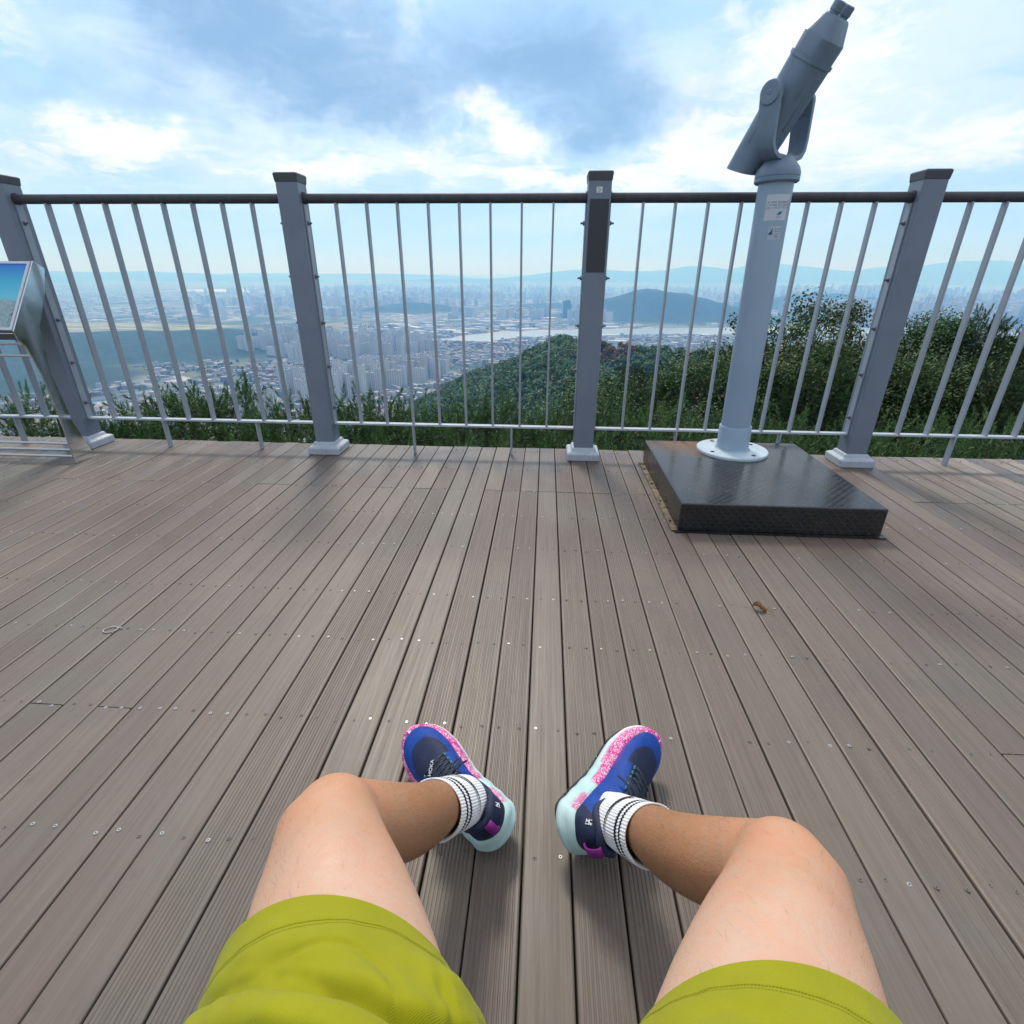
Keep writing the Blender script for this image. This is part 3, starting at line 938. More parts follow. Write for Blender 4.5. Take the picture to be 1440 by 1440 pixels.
    for i, (t_, z_, hw) in enumerate(path):
        p0 = path[max(i - 1, 0)]; p1 = path[min(i + 1, len(path) - 1)]
        d = Vector((p1[0] - p0[0], p1[1] - p0[1])).normalized(); nrm = Vector((-d.y, d.x))
        # blend the base centre from the collar to the pivot
        f = max(0, min(1, (z_ - low) / (zp - low))); bc = Vector((cen.x, cen.y, 0)).lerp(base, f)
        for sgn_n, sgn_w in ((-1, -1), (1, -1), (1, 1), (-1, 1)):
            q = nrm * (th / 2 * sgn_n)
            vs.append(bc + tv * (t_ + q.x) + Vector((0, 0, z_ + q.y)) + e * (hw * sgn_w))
    for i in range(len(path) - 1):
        for k in range(4): fs.append((i * 4 + k, i * 4 + (k + 1) % 4, i * 4 + 4 + (k + 1) % 4, i * 4 + 4 + k))
    fs += [(3, 2, 1, 0), tuple(len(vs) - 4 + i for i in range(4))]
    yk.add(vs, fs)
    for sg in (-1, 1):   # round heads of the arms
        fr = Matrix(((e.x, 0, tv.x * sg, base.x + tv.x * sg * (arm - .0066)), (e.y, 0, tv.y * sg, base.y + tv.y * sg * (arm - .0066)), (0, 1, 0, zp), (0, 0, 0, 1)))
        yk.lathe([(0.0402, -.003), (0.0402, 0.0145), (0.037, 0.0185), (0.020, 0.020), (0.018, 0.0195), (0.008, 0.0195), (0.007, 0.021)], 32, fr)
    yoke = yk.build('yoke', body_m, root, smooth=True, bevel=0.003, angle=35)
    for sg in (-1, 1):
        fr = Matrix(((e.x, 0, tv.x * sg, base.x + tv.x * sg * .066), (e.y, 0, tv.y * sg, base.y + tv.y * sg * .066), (0, 1, 0, zp), (0, 0, 0, 1)))
        mb = MB(); mb.lathe([(0.024, 0), (0.024, 0.026)], 24, fr); mb.build('trunnion', body_m, yoke, smooth=True)
    mb = MB()
    rr = random.Random(9)
    for i in range(7):     # paint knocked off along the near arm edge
        f = rr.random()
        q = base.lerp(Vector((cen.x, cen.y, 0)), .35 + f * .4) - tv * (arm + .0005) - e * .0315 + Vector((0, 0, zp - .07 - f * .075))
        mb.box(q, (0.006 + rr.random() * .006, 0.004, 0.006 + rr.random() * .012), Matrix.Rotation(rr.random(), 3, 'Z'))
    mb.build('paint_chip', scuff, yoke)


build_scope()


# ------------------------------------------------------------------ information sign at the left edge
def build_sign():
    steel, t, b = new_mat('polished_steel', (0.62, 0.65, 0.68), 0.12, 1.0)
    g = t.node('ShaderNodeTexCoord').outputs['Object']
    t.l.new(t.mapr(t.noise(g, 7, 5, 0.65), 0.35, 0.75, 0.06, 0.26), b.inputs['Roughness'])
    bump(t, b, t.noise(g, 5, 2, 0.5), 0.05, 0.01)
    brushed = painted('brushed_steel', (0.58, 0.60, 0.63), 0.32, 0.06, 20, metal=0.9)
    root = empty('information_sign', (-2.42, 2.44, 0))
    tag(root, 'sloping panorama information board in a polished steel frame, cut off by the left edge', 'sign')
    o = root.location

    def L(x, y, z): return (x - o.x, y - o.y, z)
    x_r = -2.375
    wid = 1.0
    # side plates: outline in (y, z)
    def side(x, name):
        out = [(2.325, 0.612), (2.318, 0.650), (2.535, 0.936), (2.585, 0.905), (2.545, 0.80), (2.452, 0.65), (2.428, 0.45), (2.452, 0.20), (2.512, 0.002), (2.385, 0.002), (2.392, 0.25), (2.378, 0.45), (2.352, 0.575)]
        mb = MB(); n = len(out)
        vs = [L(x - .004, y, z) for y, z in out] + [L(x + .004, y, z) for y, z in out]
        mb.add(vs, [tuple(range(n)), tuple(range(2 * n - 1, n - 1, -1))] + [(i, n + i, n + (i + 1) % n, (i + 1) % n) for i in range(n)])
        return mb.build(name, steel, root, bevel=0.0015)
    side(x_r, 'leg'); side(x_r - wid, 'leg')
    # tilted picture panel
    p0 = Vector((x_r - .0045, 2.322, 0.650)); p1 = Vector((x_r - .0045, 2.533, 0.930))
    up = (p1 - p0); ln = up.length; up.normalize(); nrm = Vector((0, -up.z, up.y))
    def frame(zoff): return Matrix(((-1, up.x, nrm.x, p0.x - o.x + nrm.x * zoff), (0, up.y, nrm.y, p0.y - o.y + nrm.y * zoff), (0, up.z, nrm.z, p0.z + nrm.z * zoff), (0, 0, 0, 1)))
    W = wid - .009
    mb = MB(); mb.prism([(0, 0), (W, 0), (W, ln), (0, ln)], -0.022, -0.001, frame(0)); mb.build('panel_tray', brushed, root)
    m, t, b = new_mat('panorama_print', (0.2, 0.4, 0.8), 0.22, 0, 0.5)
    uvw = t.node('ShaderNodeTexCoord').outputs['Generated']
    s3 = t.node('ShaderNodeSeparateXYZ', {0: uvw}).outputs
    v = s3[2]
    c = t.mix(t.mapr(v, 0.72, 1.0), (0.04, 0.42, 0.62), (0.012, 0.15, 0.55))
    c = t.mix(t.mapr(v, 0.72, 0.42), c, (0.13, 0.55, 0.66))
    n = t.noise(t.scale(uvw, (18, 4, 5)), 1.0, 5, 0.6)
    skyline = t.math('ADD', 0.38, t.math('MULTIPLY', n, 0.14))
    land = t.mix(t.mapr(t.noise(t.scale(uvw, (60, 8, 22)), 1.0, 4, 0.6), 0.4, 0.6), (0.22, 0.32, 0.36), (0.30, 0.40, 0.43))
    c = t.mix(t.mapr(t.math('SUBTRACT', v, skyline), 0.01, -0.03), c, land)
    tr = t.math('MULTIPLY', t.mapr(t.noise(t.scale(uvw, (90, 8, 26)), 1.0, 5, 0.7), 0.5, 0.56), t.mapr(s3[0], 0.975, 0.99))
    c = t.mix(t.math('MULTIPLY', tr, t.mapr(v, 0.45, 0.35)), c, (0.03, 0.055, 0.035))
    t.l.new(c, b.inputs['Base Color'])
    mb = MB(); mb.prism([(0.012, 0.012), (W - 0.012, 0.012), (W - 0.012, ln - 0.012), (0.012, ln - 0.012)], 0.0, 0.003, frame(0)); mb.build('picture_panel', m, root)
    mb = MB()
    for a, b_, c_, d in ((0, 0, W, 0.012), (0, ln - 0.012, W, ln), (0, 0.012, 0.012, ln - 0.012), (W - 0.012, 0.012, W, ln - 0.012)):
        mb.prism([(a, b_), (c_, b_), (c_, d), (a, d)], 0.0, 0.006, frame(0))
    mb.build('panel_frame', brushed, root)
    dark = painted('tray_dark_edge', (0.05, 0.05, 0.055), 0.5)  # dark strip along the lower edge of the tray
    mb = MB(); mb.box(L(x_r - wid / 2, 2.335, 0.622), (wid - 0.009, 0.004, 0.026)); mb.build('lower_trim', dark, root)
    for (y, z, r) in ((2.37, 0.587, 0.006), (2.40, 0.530, 0.006)):
        mb = MB(); mb.tube([L(x_r - wid + .004, y, z), L(x_r - .004, y, z)], r, 12); mb.build('cross_bar', brushed, root, smooth=True)
    for (y, z, r) in ((2.49, 0.072, 0.0065), (2.44, 0.055, 0.0065), (2.40, 0.035, 0.0065)):
        mb = MB(); mb.tube([L(x_r - wid + .004, y, z), L(x_r - .004, y, z)], r, 12); mb.build('foot_rail', brushed, root, smooth=True)


build_sign()


# ------------------------------------------------------------------ the seated person: legs, shorts, socks, shoes
def interp(t, xs, ys): return float(np.interp(t, xs, ys))


def smooth_table(xs, ys, t):
    # cosine-smoothed table
    d = 0.03
    return sum(np.interp(t + k * d, xs, ys) for k in (-1, -.5, 0, .5, 1)) / 5.0


SH_L = 0.270


def out_med(t):
    w = smooth_table([0, .06, .12, .25, .42, .58, .70, .82, .92, 1.0], [.031, .035, .037, .036, .032, .039, .045, .044, .037, .027], t)
    return w * cap_f(t)


def out_lat(t):
    w = smooth_table([0, .06, .12, .25, .42, .58, .70, .82, .92, 1.0], [.031, .035, .038, .040, .043, .049, .051, .047, .037, .025], t)
    return w * cap_f(t)


def cap_f(t):
    a = 1.0
    if t < .10: a = math.sqrt(max(0, 1 - (1 - t / .10) ** 2.2))
    if t > .84: a = math.sqrt(max(0, 1 - ((t - .84) / .16) ** 2.4))
    return a


def sole_bot(t):
    z = 0.0
    if t > .60: z += 0.034 * ((t - .60) / .40) ** 2
    if t < .12: z += 0.012 * ((.12 - t) / .12) ** 1.6
    return z


def sole_top(t):
    return sole_bot(t) * .8 + smooth_table([0, .1, .3, .45, .65, .85, 1.0], [.036, .036, .035, .034, .033, .029, .023], t)


def upper_h(t):
    return smooth_table([0, .04, .12, .24, .31, .36, .42, .50, .60, .70, .80, .90, .97, 1.0], [.064, .069, .060, .055, .060, .064, .062, .054, .046, .040, .034, .027, .018, .010], t)


def make_shoe(s, mats, parent):
    """local frame: x from heel to toe, y = s * medial, z up; returns the upper with its pieces as children"""
    (m_up, m_mid, m_out, m_navy, m_lace, m_tab, m_white, m_teal) = mats
    NT_, NA = 150, 72
    tt = [0.5 - 0.5 * math.cos(math.pi * (i / NT_) ** 1.0) for i in range(NT_ + 1)]
    tt = [min(max(.6 * a + .4 * i / NT_, 0.0008), 0.9992) for i, a in enumerate(tt)]

    def S(t, th, off=0.0):
        """surface of the upper; th: 0 medial edge .. pi lateral edge"""
        wm, wl = out_med(t) * .95 + off, out_lat(t) * .95 + off
        c, q = math.cos(th), math.sin(th)
        H = upper_h(t) * min(1.0, 0.35 + .65 * cap_f(t)) + off
        w = wm if c > 0 else wl
        coll = max(0, min(1, (.36 - t) / .10))            # straighter walls round the ankle
        p = 0.86 - 0.32 * coll
        # walls lean inwards towards the collar
        lean = 1 - (.20 * coll) * abs(q) ** 2
        y = math.copysign(abs(c) ** p, c) * w * lean
        z = abs(q) ** (0.80 - .15 * coll) * H
        xo = 0.0
        if t < .10: xo = -.004 * math.sin(min(1, abs(q)) * 2.6) * (1 - t / .10)
        return Vector((t * SH_L + xo, s * y, sole_top(t) - .006 + z))
    P = []; A = []
    for t in tt:
        row = []; ar = []
        for j in range(NA + 1):
            th = math.pi * j / NA
            row.append(S(t, th)); q = abs(math.sin(th)); med = math.cos(th) > 0
            n = mnoise.noise(Vector((t * 9, th * 3, 1.3)))
            # 1 blue, 2 navy, 3 magenta  (weights in r, g, b)
            navy = 0.0
            if t < .17 - .10 * q: navy = 1
            if q > .90 and t < .36: navy = 1
            if t < .40 and t >= .28 and q > .85: navy = 1
            e = ((t - .60) / .235) ** 2 + ((th - math.pi / 2) / (.88 if t > .6 else .62)) ** 2
            navy = max(navy, min(1, max(0, (1.08 - e) * 9)))
            if not med and t < .30: navy = max(navy, min(1, (.34 - t) * 9))
            mag = 0.0
            lim = .34 + .22 * max(0, (t - .80) / .2) + .05 * n
            if t > .50: mag = max(0, min(1, (lim - q) * 7)) * min(1, (t - .50) * 9)
            if not med: mag *= .75
            ar.append((navy, mag, q, 1))
        P.append(row); A.append(ar)
    # y mirrored for one foot, normals are recalculated
    up = grid_mesh('running_shoe', P, m_up, parent, attr=A, cap0=True, cap1=True)
    md = up.modifiers.new('thickness', 'SOLIDIFY'); md.thickness = 0.0015; md.offset = -1

    # padded rim round the ankle opening
    def rim_pt(a):
        # a: 0 at the heel, going round by the medial side
        t = .168 - .150 * math.cos(a)
        side = math.sin(a)
        th = math.pi / 2 - side * .98
        return S(t, th, .001) + Vector((0, 0, .003 + .010 * max(0, -math.cos(a)) + .006 * max(0, math.cos(a))))
    n = 64; mb = MB()
    ring = [rim_pt(2 * math.pi * k / n) for k in range(n)]
    vs = []; fs = []; nk = 12
    cen = sum(ring, Vector()) / n
    for k in range(n):
        tg = (ring[(k + 1) % n] - ring[k - 1]).normalized()
        outw = (ring[k] - cen); outw = (outw - tg * outw.dot(tg)).normalized(); bi = tg.cross(outw)
        for j in range(nk):
            a = 2 * math.pi * j / nk
            vs.append(ring[k] + outw * math.cos(a) * .0062 + bi * math.sin(a) * .0075)
    for k in range(n):
        for j in range(nk):
            fs.append((k * nk + j, k * nk + (j + 1) % nk, ((k + 1) % n) * nk + (j + 1) % nk, ((k + 1) % n) * nk + j))
    mb.add(vs, fs); mb.build('ankle_collar', m_navy, up, smooth=True, angle=180)

    # midsole: outline x wall profile
    P = []; A = []
    NO = 170
    def outline(u):
        # u 0..1 round the foot: 0 heel, medial first, .5 toe
        if u < .5: t = u * 2; w = out_med
        else: t = (1 - u) * 2; w = out_lat
        t = .5 - .5 * math.cos(math.pi * t)
        t = min(max(t, 0.0004), 0.9996)
        y = w(t) * (1 if u < .5 else -1)
        return t, y
    prof = [(-.0045, 0.0), (0.0, 0.06), (.0025, .22), (.0035, .40), (.0012, .52), (.0022, .66), (.0010, .86), (-.0010, 1.02), (-.0050, 1.08)]
    for u in (i / NO for i in range(NO)):
        t, y = outline(u)
        t2, y2 = outline((u + .004) % 1)
        x, x2 = t * SH_L, t2 * SH_L
        tg = Vector((x2 - x, y2 - y)); 
        nrm = Vector((tg.y, -tg.x)); nrm = nrm.normalized() if nrm.length > 1e-9 else Vector((-1, 0))
        if nrm.dot(Vector((x - .45 * SH_L, y))) < 0: nrm = -nrm
        zb, zt = sole_bot(t), sole_top(t) + .004
        flare = 1 + .7 * max(0, 1 - t / .22)
        row = []; ar = []
        for off, f in prof:
            k = off * 1.3 + .003 * (1 - f) * flare + .0016
            wig = .0007 * math.sin(t * 60 + f * 5) if t < .5 else 0
            row.append((x + nrm.x * (k + wig), s * (y + nrm.y * (k + wig)), zb + (zt - zb) * f))
            med = y > 0
            pink = 0.0
            if med:
                lo = .50 + .16 * max(0, min(1, (.55 - t) / .2)) - .14 * max(0, (t - .8) / .2)
                if t > .33: pink = 1.0 if f > lo else 0.0
                if .10 < t < .23 and f > .80 and True: pink = .8
            else:
                if t > .30: pink = 1.0 if f > .34 else 0.0
            ar.append((pink, t, f, 1))
        P.append(row); A.append(ar)
    ms = grid_mesh('midsole', P, m_mid, up, closed_u=True, attr=A)
    # close top and bottom
    me = ms.data; bm = bmesh.new(); bm.from_mesh(me)
    ed = [e for e in bm.edges if e.is_boundary]
    bmesh.ops.holes_fill(bm, edges=ed, sides=0)
    bmesh.ops.recalc_face_normals(bm, faces=bm.faces); bm.to_mesh(me); bm.free()
    # outsole pads
    mb = MB()
    def pad(ta, tb, ya, yb, th=.0042):
        nn = 16; top = []; bot = []
        for i in range(nn + 1):
            t = ta + (tb - ta) * i / nn
            for fr in (ya, yb):
                y = out_med(t) * 1.0 * fr if fr > 0 else out_lat(t) * 1.0 * -fr * -1
                top.append(Vector((t * SH_L, s * y, sole_bot(t) + .002))); bot.append(Vector((t * SH_L, s * y, sole_bot(t) - th)))
        vs = top + bot; m = len(top); fs = []
        for i in range(nn):
            a = 2 * i
            fs += [(a, a + 1, a + 3, a + 2), (m + a + 2, m + a + 3, m + a + 1, m + a), (a, a + 2, m + a + 2, m + a), (a + 1, m + a + 1, m + a + 3, a + 3)]
        fs += [(0, m, m + 1, 1), (2 * nn, 2 * nn + 1, m + 2 * nn + 1, m + 2 * nn)]
        mb.add(vs, fs)
    pad(.004, .20, .15, 1.14); pad(.004, .20, -1.14, -.15); pad(.22, .44, .45, 1.13); pad(.22, .44, -1.13, -.45)
    for a in (.46, .57, .68, .79, .89): pad(a, a + .095, .06, 1.10); pad(a, a + .095, -1.10, -.06)
    mb.build('outsole', m_out, up)

    # tongue, laces, marks
    mb = MB()
    P = []
    for i in range(13):
        t = .30 + .17 * i / 12
        row = []
        for j in range(13):
            th = math.pi / 2 + (j / 12 - .5) * 1.05
            q = S(t, th, .0035)
            q.z += .014 * (1 - i / 12) ** 2; q.x -= .004 * (1 - i / 12)
            row.append(q)
        P.append(row)
    tong = grid_mesh('tongue', P, m_navy, up); md = tong.modifiers.new('t', 'SOLIDIFY'); md.thickness = .004; md.offset = -1
    rows = [.36, .405, .45, .495, .54, .585]
    mb = MB()
    prev = None
    for i, t in enumerate(rows):
        wv = .50 - .02 * i
        a = [S(t, math.pi / 2 + wv * (k / 8 - .5) * 2, .0045 + .0025 * math.sin(math.pi * k / 8)) for k in range(9)]
        mb.tube(a, .0021, 7)
        if i + 1 < len(rows):
            t2 = rows[i + 1]
            for sg in (-1, 1):
                b_ = [S(t + (t2 - t) * k / 8, math.pi / 2 + wv * sg * (1 - 2 * k / 8), .0062 + .002 * math.sin(math.pi * k / 8)) for k in range(9)]
                mb.tube(b_, .0020, 7)
    # bow: two loops and two loose ends
    c = S(.355, math.pi / 2, .010)
    for sg in (-1, 1):
        lp = [c, c + Vector((.006, sg * .014, .006)), c + Vector((.010, sg * .030, .002)), c + Vector((.020, sg * .036, -.010)), c + Vector((.020, sg * .024, -.004)), c + Vector((.004, sg * .004, .002))]
        mb.tube([Vector(q) for q in catmull(lp, 6)], .0021, 7)
        le = [c, c + Vector((-.002, sg * .012, .004)), c + Vector((.010, sg * .030, -.008)), c + Vector((.016, sg * .040, -.026))]
        mb.tube([Vector(q) for q in catmull(le, 6)], .0019, 7)
    mb.build('lace', m_lace, up, smooth=True, angle=180)
    for i, t in enumerate(rows[1:]):     # teal eyelet loops
        for sg in (-1, 1):
            mb = MB(); a = math.pi / 2 + sg * (.56 - .02 * i)
            mb.tube([S(t - .012, a, .0022), S(t, a + sg * .05, .004), S(t + .012, a, .0022)], .0016, 6)
            mb.build('eyelet_loop', m_teal, up, smooth=True)
    # pull tab at the heel
    mb = MB()
    top = S(.020, math.pi / 2, .002)
    w = .0075
    P = []
    for i in range(15):
        f = i / 14
        a = f * math.pi * 1.0
        base = Vector((-.004 - .010 * math.sin(a), 0, .068 + .036 * (.5 + .5 * math.cos(a)) ))
        P.append([base + Vector((.003 * 0, -w, 0)), base + Vector((-.0008, 0, 0)), base + Vector((0, w, 0))])
    tab = grid_mesh('pull_tab', P, m_tab, up); md = tab.modifiers.new('t', 'SOLIDIFY'); md.thickness = .002
    # heel squiggle mark in white on the medial side of the heel
    mb = MB()
    for k, (u0, v0, u1, v1) in enumerate(((0, 0, .4, 1), (.4, 1, .55, .1), (.55, .1, 1, .9), (.1, .55, .9, .45), (.2, .1, .8, .05), (.15, .9, .5, .6))):
        a = S(.05 + .03 * u0, .42 + .26 * v0, .0012); b_ = S(.05 + .03 * u1, .42 + .26 * v1, .0012)
        mb.tube([a, (a + b_) / 2, b_], .0007, 6)
    mb.build('heel_mark', m_white, up)
    # the angular bird-wing emblem on the medial flank
    def strip(mb, pts, wid):
        n = len(pts); vs = []
        for i, (t, th) in enumerate(pts):
            q = S(t, th, .0009)
            t0, th0 = pts[max(i - 1, 0)]; t1, th1 = pts[min(i + 1, n - 1)]
            d = (S(t1, th1, .0009) - S(t0, th0, .0009)).normalized()
            nn = (S(t, th, .004) - S(t, th, 0)).normalized(); sd_ = d.cross(nn).normalized()
            vs += [q + sd_ * wid[i] / 2, q - sd_ * wid[i] / 2]
        mb.add(vs, [(2 * i, 2 * i + 1, 2 * i + 3, 2 * i + 2) for i in range(n - 1)])
    mb = MB()
    k = 14
    A0, B0, C0 = (.165, .55), (.235, .62), (.335, .95)
    pts = [(A0[0] + (B0[0] - A0[0]) * i / k, A0[1] + (B0[1] - A0[1]) * i / k) for i in range(k + 1)]
    strip(mb, pts, [.0006 + .0040 * (i / k) for i in range(k + 1)])
    pts = [(B0[0] + (C0[0] - B0[0]) * i / k, B0[1] + (C0[1] - B0[1]) * i / k) for i in range(k + 1)]
    strip(mb, pts, [.0040 - .0030 * (i / k) for i in range(k + 1)])
    mb.build('wing_emblem', m_white, up)
    # lettering on the tongue
    if s < 0:
        cu = bpy.data.curves.new('tongue_lettering', 'FONT'); cu.body = 'HOKA'; cu.size = .0095; cu.extrude = .0003; cu.align_x = 'CENTER'; cu.align_y = 'CENTER'
        to = bpy.data.objects.new('tongue_lettering', cu)
        dg = bpy.context.evaluated_depsgraph_get()
        col.objects.link(to); dg.update()
        me = bpy.data.meshes.new_from_object(to.evaluated_get(bpy.context.evaluated_depsgraph_get()))
        bpy.data.objects.remove(to)
        me.materials.clear(); me.materials.append(m_white)
        lo = bpy.data.objects.new('tongue_lettering', me); col.objects.link(lo); lo.parent = up
        q = S(.555, math.pi / 2 + .12, .0115); nn = (S(.555, math.pi / 2 + .12, .01) - S(.555, math.pi / 2 + .12, 0)).normalized()
        xd = Vector((.55, -.83 * s * -1, 0)); xd = (xd - nn * xd.dot(nn)).normalized(); yd = nn.cross(xd)
        lo.matrix_local = Matrix(((xd.x, yd.x, nn.x, q.x), (xd.y, yd.y, nn.y, q.y), (xd.z, yd.z, nn.z, q.z), (0, 0, 0, 1)))
    return up


def catmull(pts, n=8):
    pts = [Vector(p) for p in pts]; out = []
    for i in range(len(pts) - 1):
        p0 = pts[max(i - 1, 0)]; p1 = pts[i]; p2 = pts[i + 1]; p3 = pts[min(i + 2, len(pts) - 1)]
        for k in range(n):
            t = k / n
            out.append(0.5 * ((2 * p1) + (-p0 + p2) * t + (2 * p0 - 5 * p1 + 4 * p2 - p3) * t * t + (-p0 + 3 * p1 - 3 * p2 + p3) * t ** 3))
    out.append(pts[-1]); return out


def shoe_frame(heel, yaw, pitch, roll, s):
    y, p, r = R(yaw), R(pitch), R(roll)
    f0 = Vector((s * math.sin(y), math.cos(y), 0)); m0 = Vector((-s * math.cos(y), math.sin(y), 0)); z = Vector((0, 0, 1))
    f = f0 * math.cos(p) + z * math.sin(p); up = z * math.cos(p) - f0 * math.sin(p)
    m = m0 * math.cos(r) + up * math.sin(r); u = up * math.cos(r) - m0 * math.sin(r)
    yv = m * s
    return Matrix(((f.x, yv.x, u.x, heel[0]), (f.y, yv.y, u.y, heel[1]), (f.z, yv.z, u.z, heel[2]), (0, 0, 0, 1)))


# side: hip, knee, shoe (heel xy, yaw, pitch, roll), hem fraction
LEGS = {
    -1: dict(hip=(-0.040, -0.030, 0.455), knee=(-0.213, 0.352, 0.372), heel=(-0.038, 0.575), yaw=46, pitch=1, roll=28, hem=0.415),
    1: dict(hip=(0.066, -0.030, 0.455), knee=(0.252, 0.332, 0.370), heel=(0.046, 0.572), yaw=38, pitch=1, roll=56, hem=0.445),
}


def build_person():
    # ---- materials
    skin, t, b = new_mat('skin', (0.5, 0.33, 0.24), 0.46, 0, 0.35)
    a = t.node('ShaderNodeAttribute', attribute_name='tone')
    g = t.node('ShaderNodeTexCoord').outputs['Object']
    n1 = t.noise(g, 26, 6, 0.6); n2 = t.noise(g, 240, 4, 0.6); n3 = t.noise(g, 9, 3, 0.5)
    c = t.mix(t.mapr(n1, 0.35, 0.7, 0, 0.6), a.outputs['Color'], t.mix(1.0, a.outputs['Color'], (1.06, 0.84, 0.78), 'MULTIPLY'))
    c = t.mix(t.mapr(n3, 0.5, 0.8, 0, 0.25), c, t.mix(1.0, c, (0.88, 0.82, 0.78), 'MULTIPLY'))
    # a few freckles and small marks
    vf = t.node('ShaderNodeTexVoronoi', {'Scale': 16.0}); t.l.new(g, vf.inputs['Vector'])
    vs_ = t.node('ShaderNodeSeparateColor', {0: vf.outputs['Color']}).outputs
    spot = t.math('MULTIPLY', t.mapr(vf.outputs['Distance'], 0.030, 0.018), t.mapr(vs_[0], 0.78, 0.8))
    c = t.mix(t.math('MULTIPLY', spot, 0.55), c, (0.20, 0.09, 0.06))
    t.l.new(c, b.inputs['Base Color'])
    b.inputs['Subsurface Weight'].default_value = 0.12
    b.inputs['Subsurface Radius'].default_value = (0.012, 0.005, 0.003)
    b.inputs['Subsurface Scale'].default_value = 0.6
    n4 = t.noise(g, 70, 5, 0.65); n5 = t.noise(t.scale(g, (1, 1, .5)), 15, 3, 0.5, 1.5)
    c = t.mix(t.mapr(n4, 0.45, 0.75, 0, 0.42), c, t.mix(1.0, c, (1.02, 0.76, 0.70), 'MULTIPLY'))
    vein = t.mapr(t.math('ABSOLUTE', t.math('SUBTRACT', n5, 0.5)), 0.014, 0.0)
    c = t.mix(t.math('MULTIPLY', vein, 0.16), c, (0.30, 0.33, 0.33))
    t.l.new(c, b.inputs['Base Color'])
    t.l.new(t.mapr(n4, 0.3, 0.75, 0.38, 0.56), b.inputs['Roughness'])
    vp = t.node('ShaderNodeTexVoronoi', {'Scale': 420.0}); t.l.new(g, vp.inputs['Vector'])
    bump(t, b, t.math('ADD', t.math('ADD', t.math('MULTIPLY', vp.outputs['Distance'], 0.5), n2), t.math('MULTIPLY', n4, 1.6)), 0.22, 0.0016)

    cloth, t, b = new_mat('lime_shorts_cloth', (0.31, 0.335, 0.006), 0.72, 0, 0.2)
    g = t.node('ShaderNodeTexCoord').outputs['Object']
    n = t.noise(g, 14, 5, 0.55)
    c = t.mix(t.mapr(n, 0.3, 0.7), (0.265, 0.262, 0.002), (0.310, 0.305, 0.0035))
    t.l.new(c, b.inputs['Base Color'])
    b.inputs['Sheen Weight'].default_value = 0.08
    wv = t.math('MULTIPLY', t.math('SINE', t.math('MULTIPLY', t.node('ShaderNodeSeparateXYZ', {0: g}).outputs[0], 4200.0)), t.math('SINE', t.math('MULTIPLY', t.node('ShaderNodeSeparateXYZ', {0: g}).outputs[1], 4200.0)))
    bump(t, b, t.math('ADD', wv, t.math('MULTIPLY', t.noise(g, 70, 6, 0.65), 2.2)), 0.22, 0.0014)

    sock, t, b = new_mat('white_sock_knit', (0.8, 0.8, 0.8), 0.85, 0, 0.2)
    a = t.node('ShaderNodeAttribute', attribute_name='tone')
    sc_ = t.node('ShaderNodeSeparateColor', {0: a.outputs['Color']}).outputs
    rib = t.math('SINE', t.math('MULTIPLY', sc_[1], 2 * math.pi * 58))
    wave = t.math('MULTIPLY', rib, 0.0035)
    s1 = t.math('ADD', sc_[0], wave)
    def stripe(a0, a1): return t.math('MULTIPLY', t.mapr(s1, a0, a0 + .004), t.mapr(s1, a1 + .004, a1))
    st = t.math('MAXIMUM', stripe(0.845, 0.872), stripe(0.896, 0.920))
    st = t.math('MULTIPLY', st, sc_[2])
    c = t.mix(t.mapr(rib, -1, 1), (0.78, 0.78, 0.80), (0.83, 0.83, 0.84))
    c = t.mix(st, c, (0.014, 0.014, 0.022))
    t.l.new(c, b.inputs['Base Color'])
    bump(t, b, t.math('ADD', rib, t.math('MULTIPLY', t.math('SINE', t.math('MULTIPLY', sc_[0], 420.0)), 0.25)), 0.3, 0.0008)
    black = new_mat('black_knit', (0.013, 0.013, 0.02), 0.8)[0]

    m_up, t, b = new_mat('shoe_mesh_fabric', (0.01, 0.06, 0.5), 0.62, 0, 0.3)
    a = t.node('ShaderNodeAttribute', attribute_name='tone')
    s_ = t.node('ShaderNodeSeparateColor', {0: a.outputs['Color']}).outputs
    g = t.node('ShaderNodeTexCoord').outputs['Object']
    n = t.noise(g, 60, 4, 0.6)
    blue = t.mix(t.mapr(n, 0.3, 0.7), (0.003, 0.045, 0.28), (0.006, 0.072, 0.40))
    nav = t.mix(t.mapr(n, 0.3, 0.7), (0.010, 0.016, 0.05), (0.020, 0.032, 0.085))
    c = t.mix(s_[1], blue, (0.32, 0.02, 0.27)); c = t.mix(s_[0], c, nav)
    vm = t.node('ShaderNodeTexVoronoi', {'Scale': 620.0}); t.l.new(g, vm.inputs['Vector'])
    c = t.mix(t.mapr(vm.outputs['Distance'], 0.2, 0.5, 0, 0.35), c, t.mix(1.0, c, (0.45, 0.45, 0.5), 'MULTIPLY'))
    t.l.new(c, b.inputs['Base Color']); bump(t, b, vm.outputs['Distance'], 0.35, 0.001)

    m_mid, t, b = new_mat('midsole_foam', (0.6, 0.8, 0.78), 0.55, 0, 0.35)
    a = t.node('ShaderNodeAttribute', attribute_name='tone')
    s_ = t.node('ShaderNodeSeparateColor', {0: a.outputs['Color']}).outputs
    g = t.node('ShaderNodeTexCoord').outputs['Object']
    w1 = t.noise(t.scale(g, (1, 1.6, 1.6)), 80, 1, 0.5, 2.6)
    speck = t.mapr(t.math('ABSOLUTE', t.math('SUBTRACT', w1, 0.5)), 0.050, 0.03)
    w2 = t.noise(g, 55, 2, 0.5, 1.2)
    speck = t.math('MULTIPLY', speck, t.mapr(w2, 0.36, 0.44))
    pink = t.mix(speck, (0.58, 0.020, 0.23), (0.80, 0.66, 0.76))
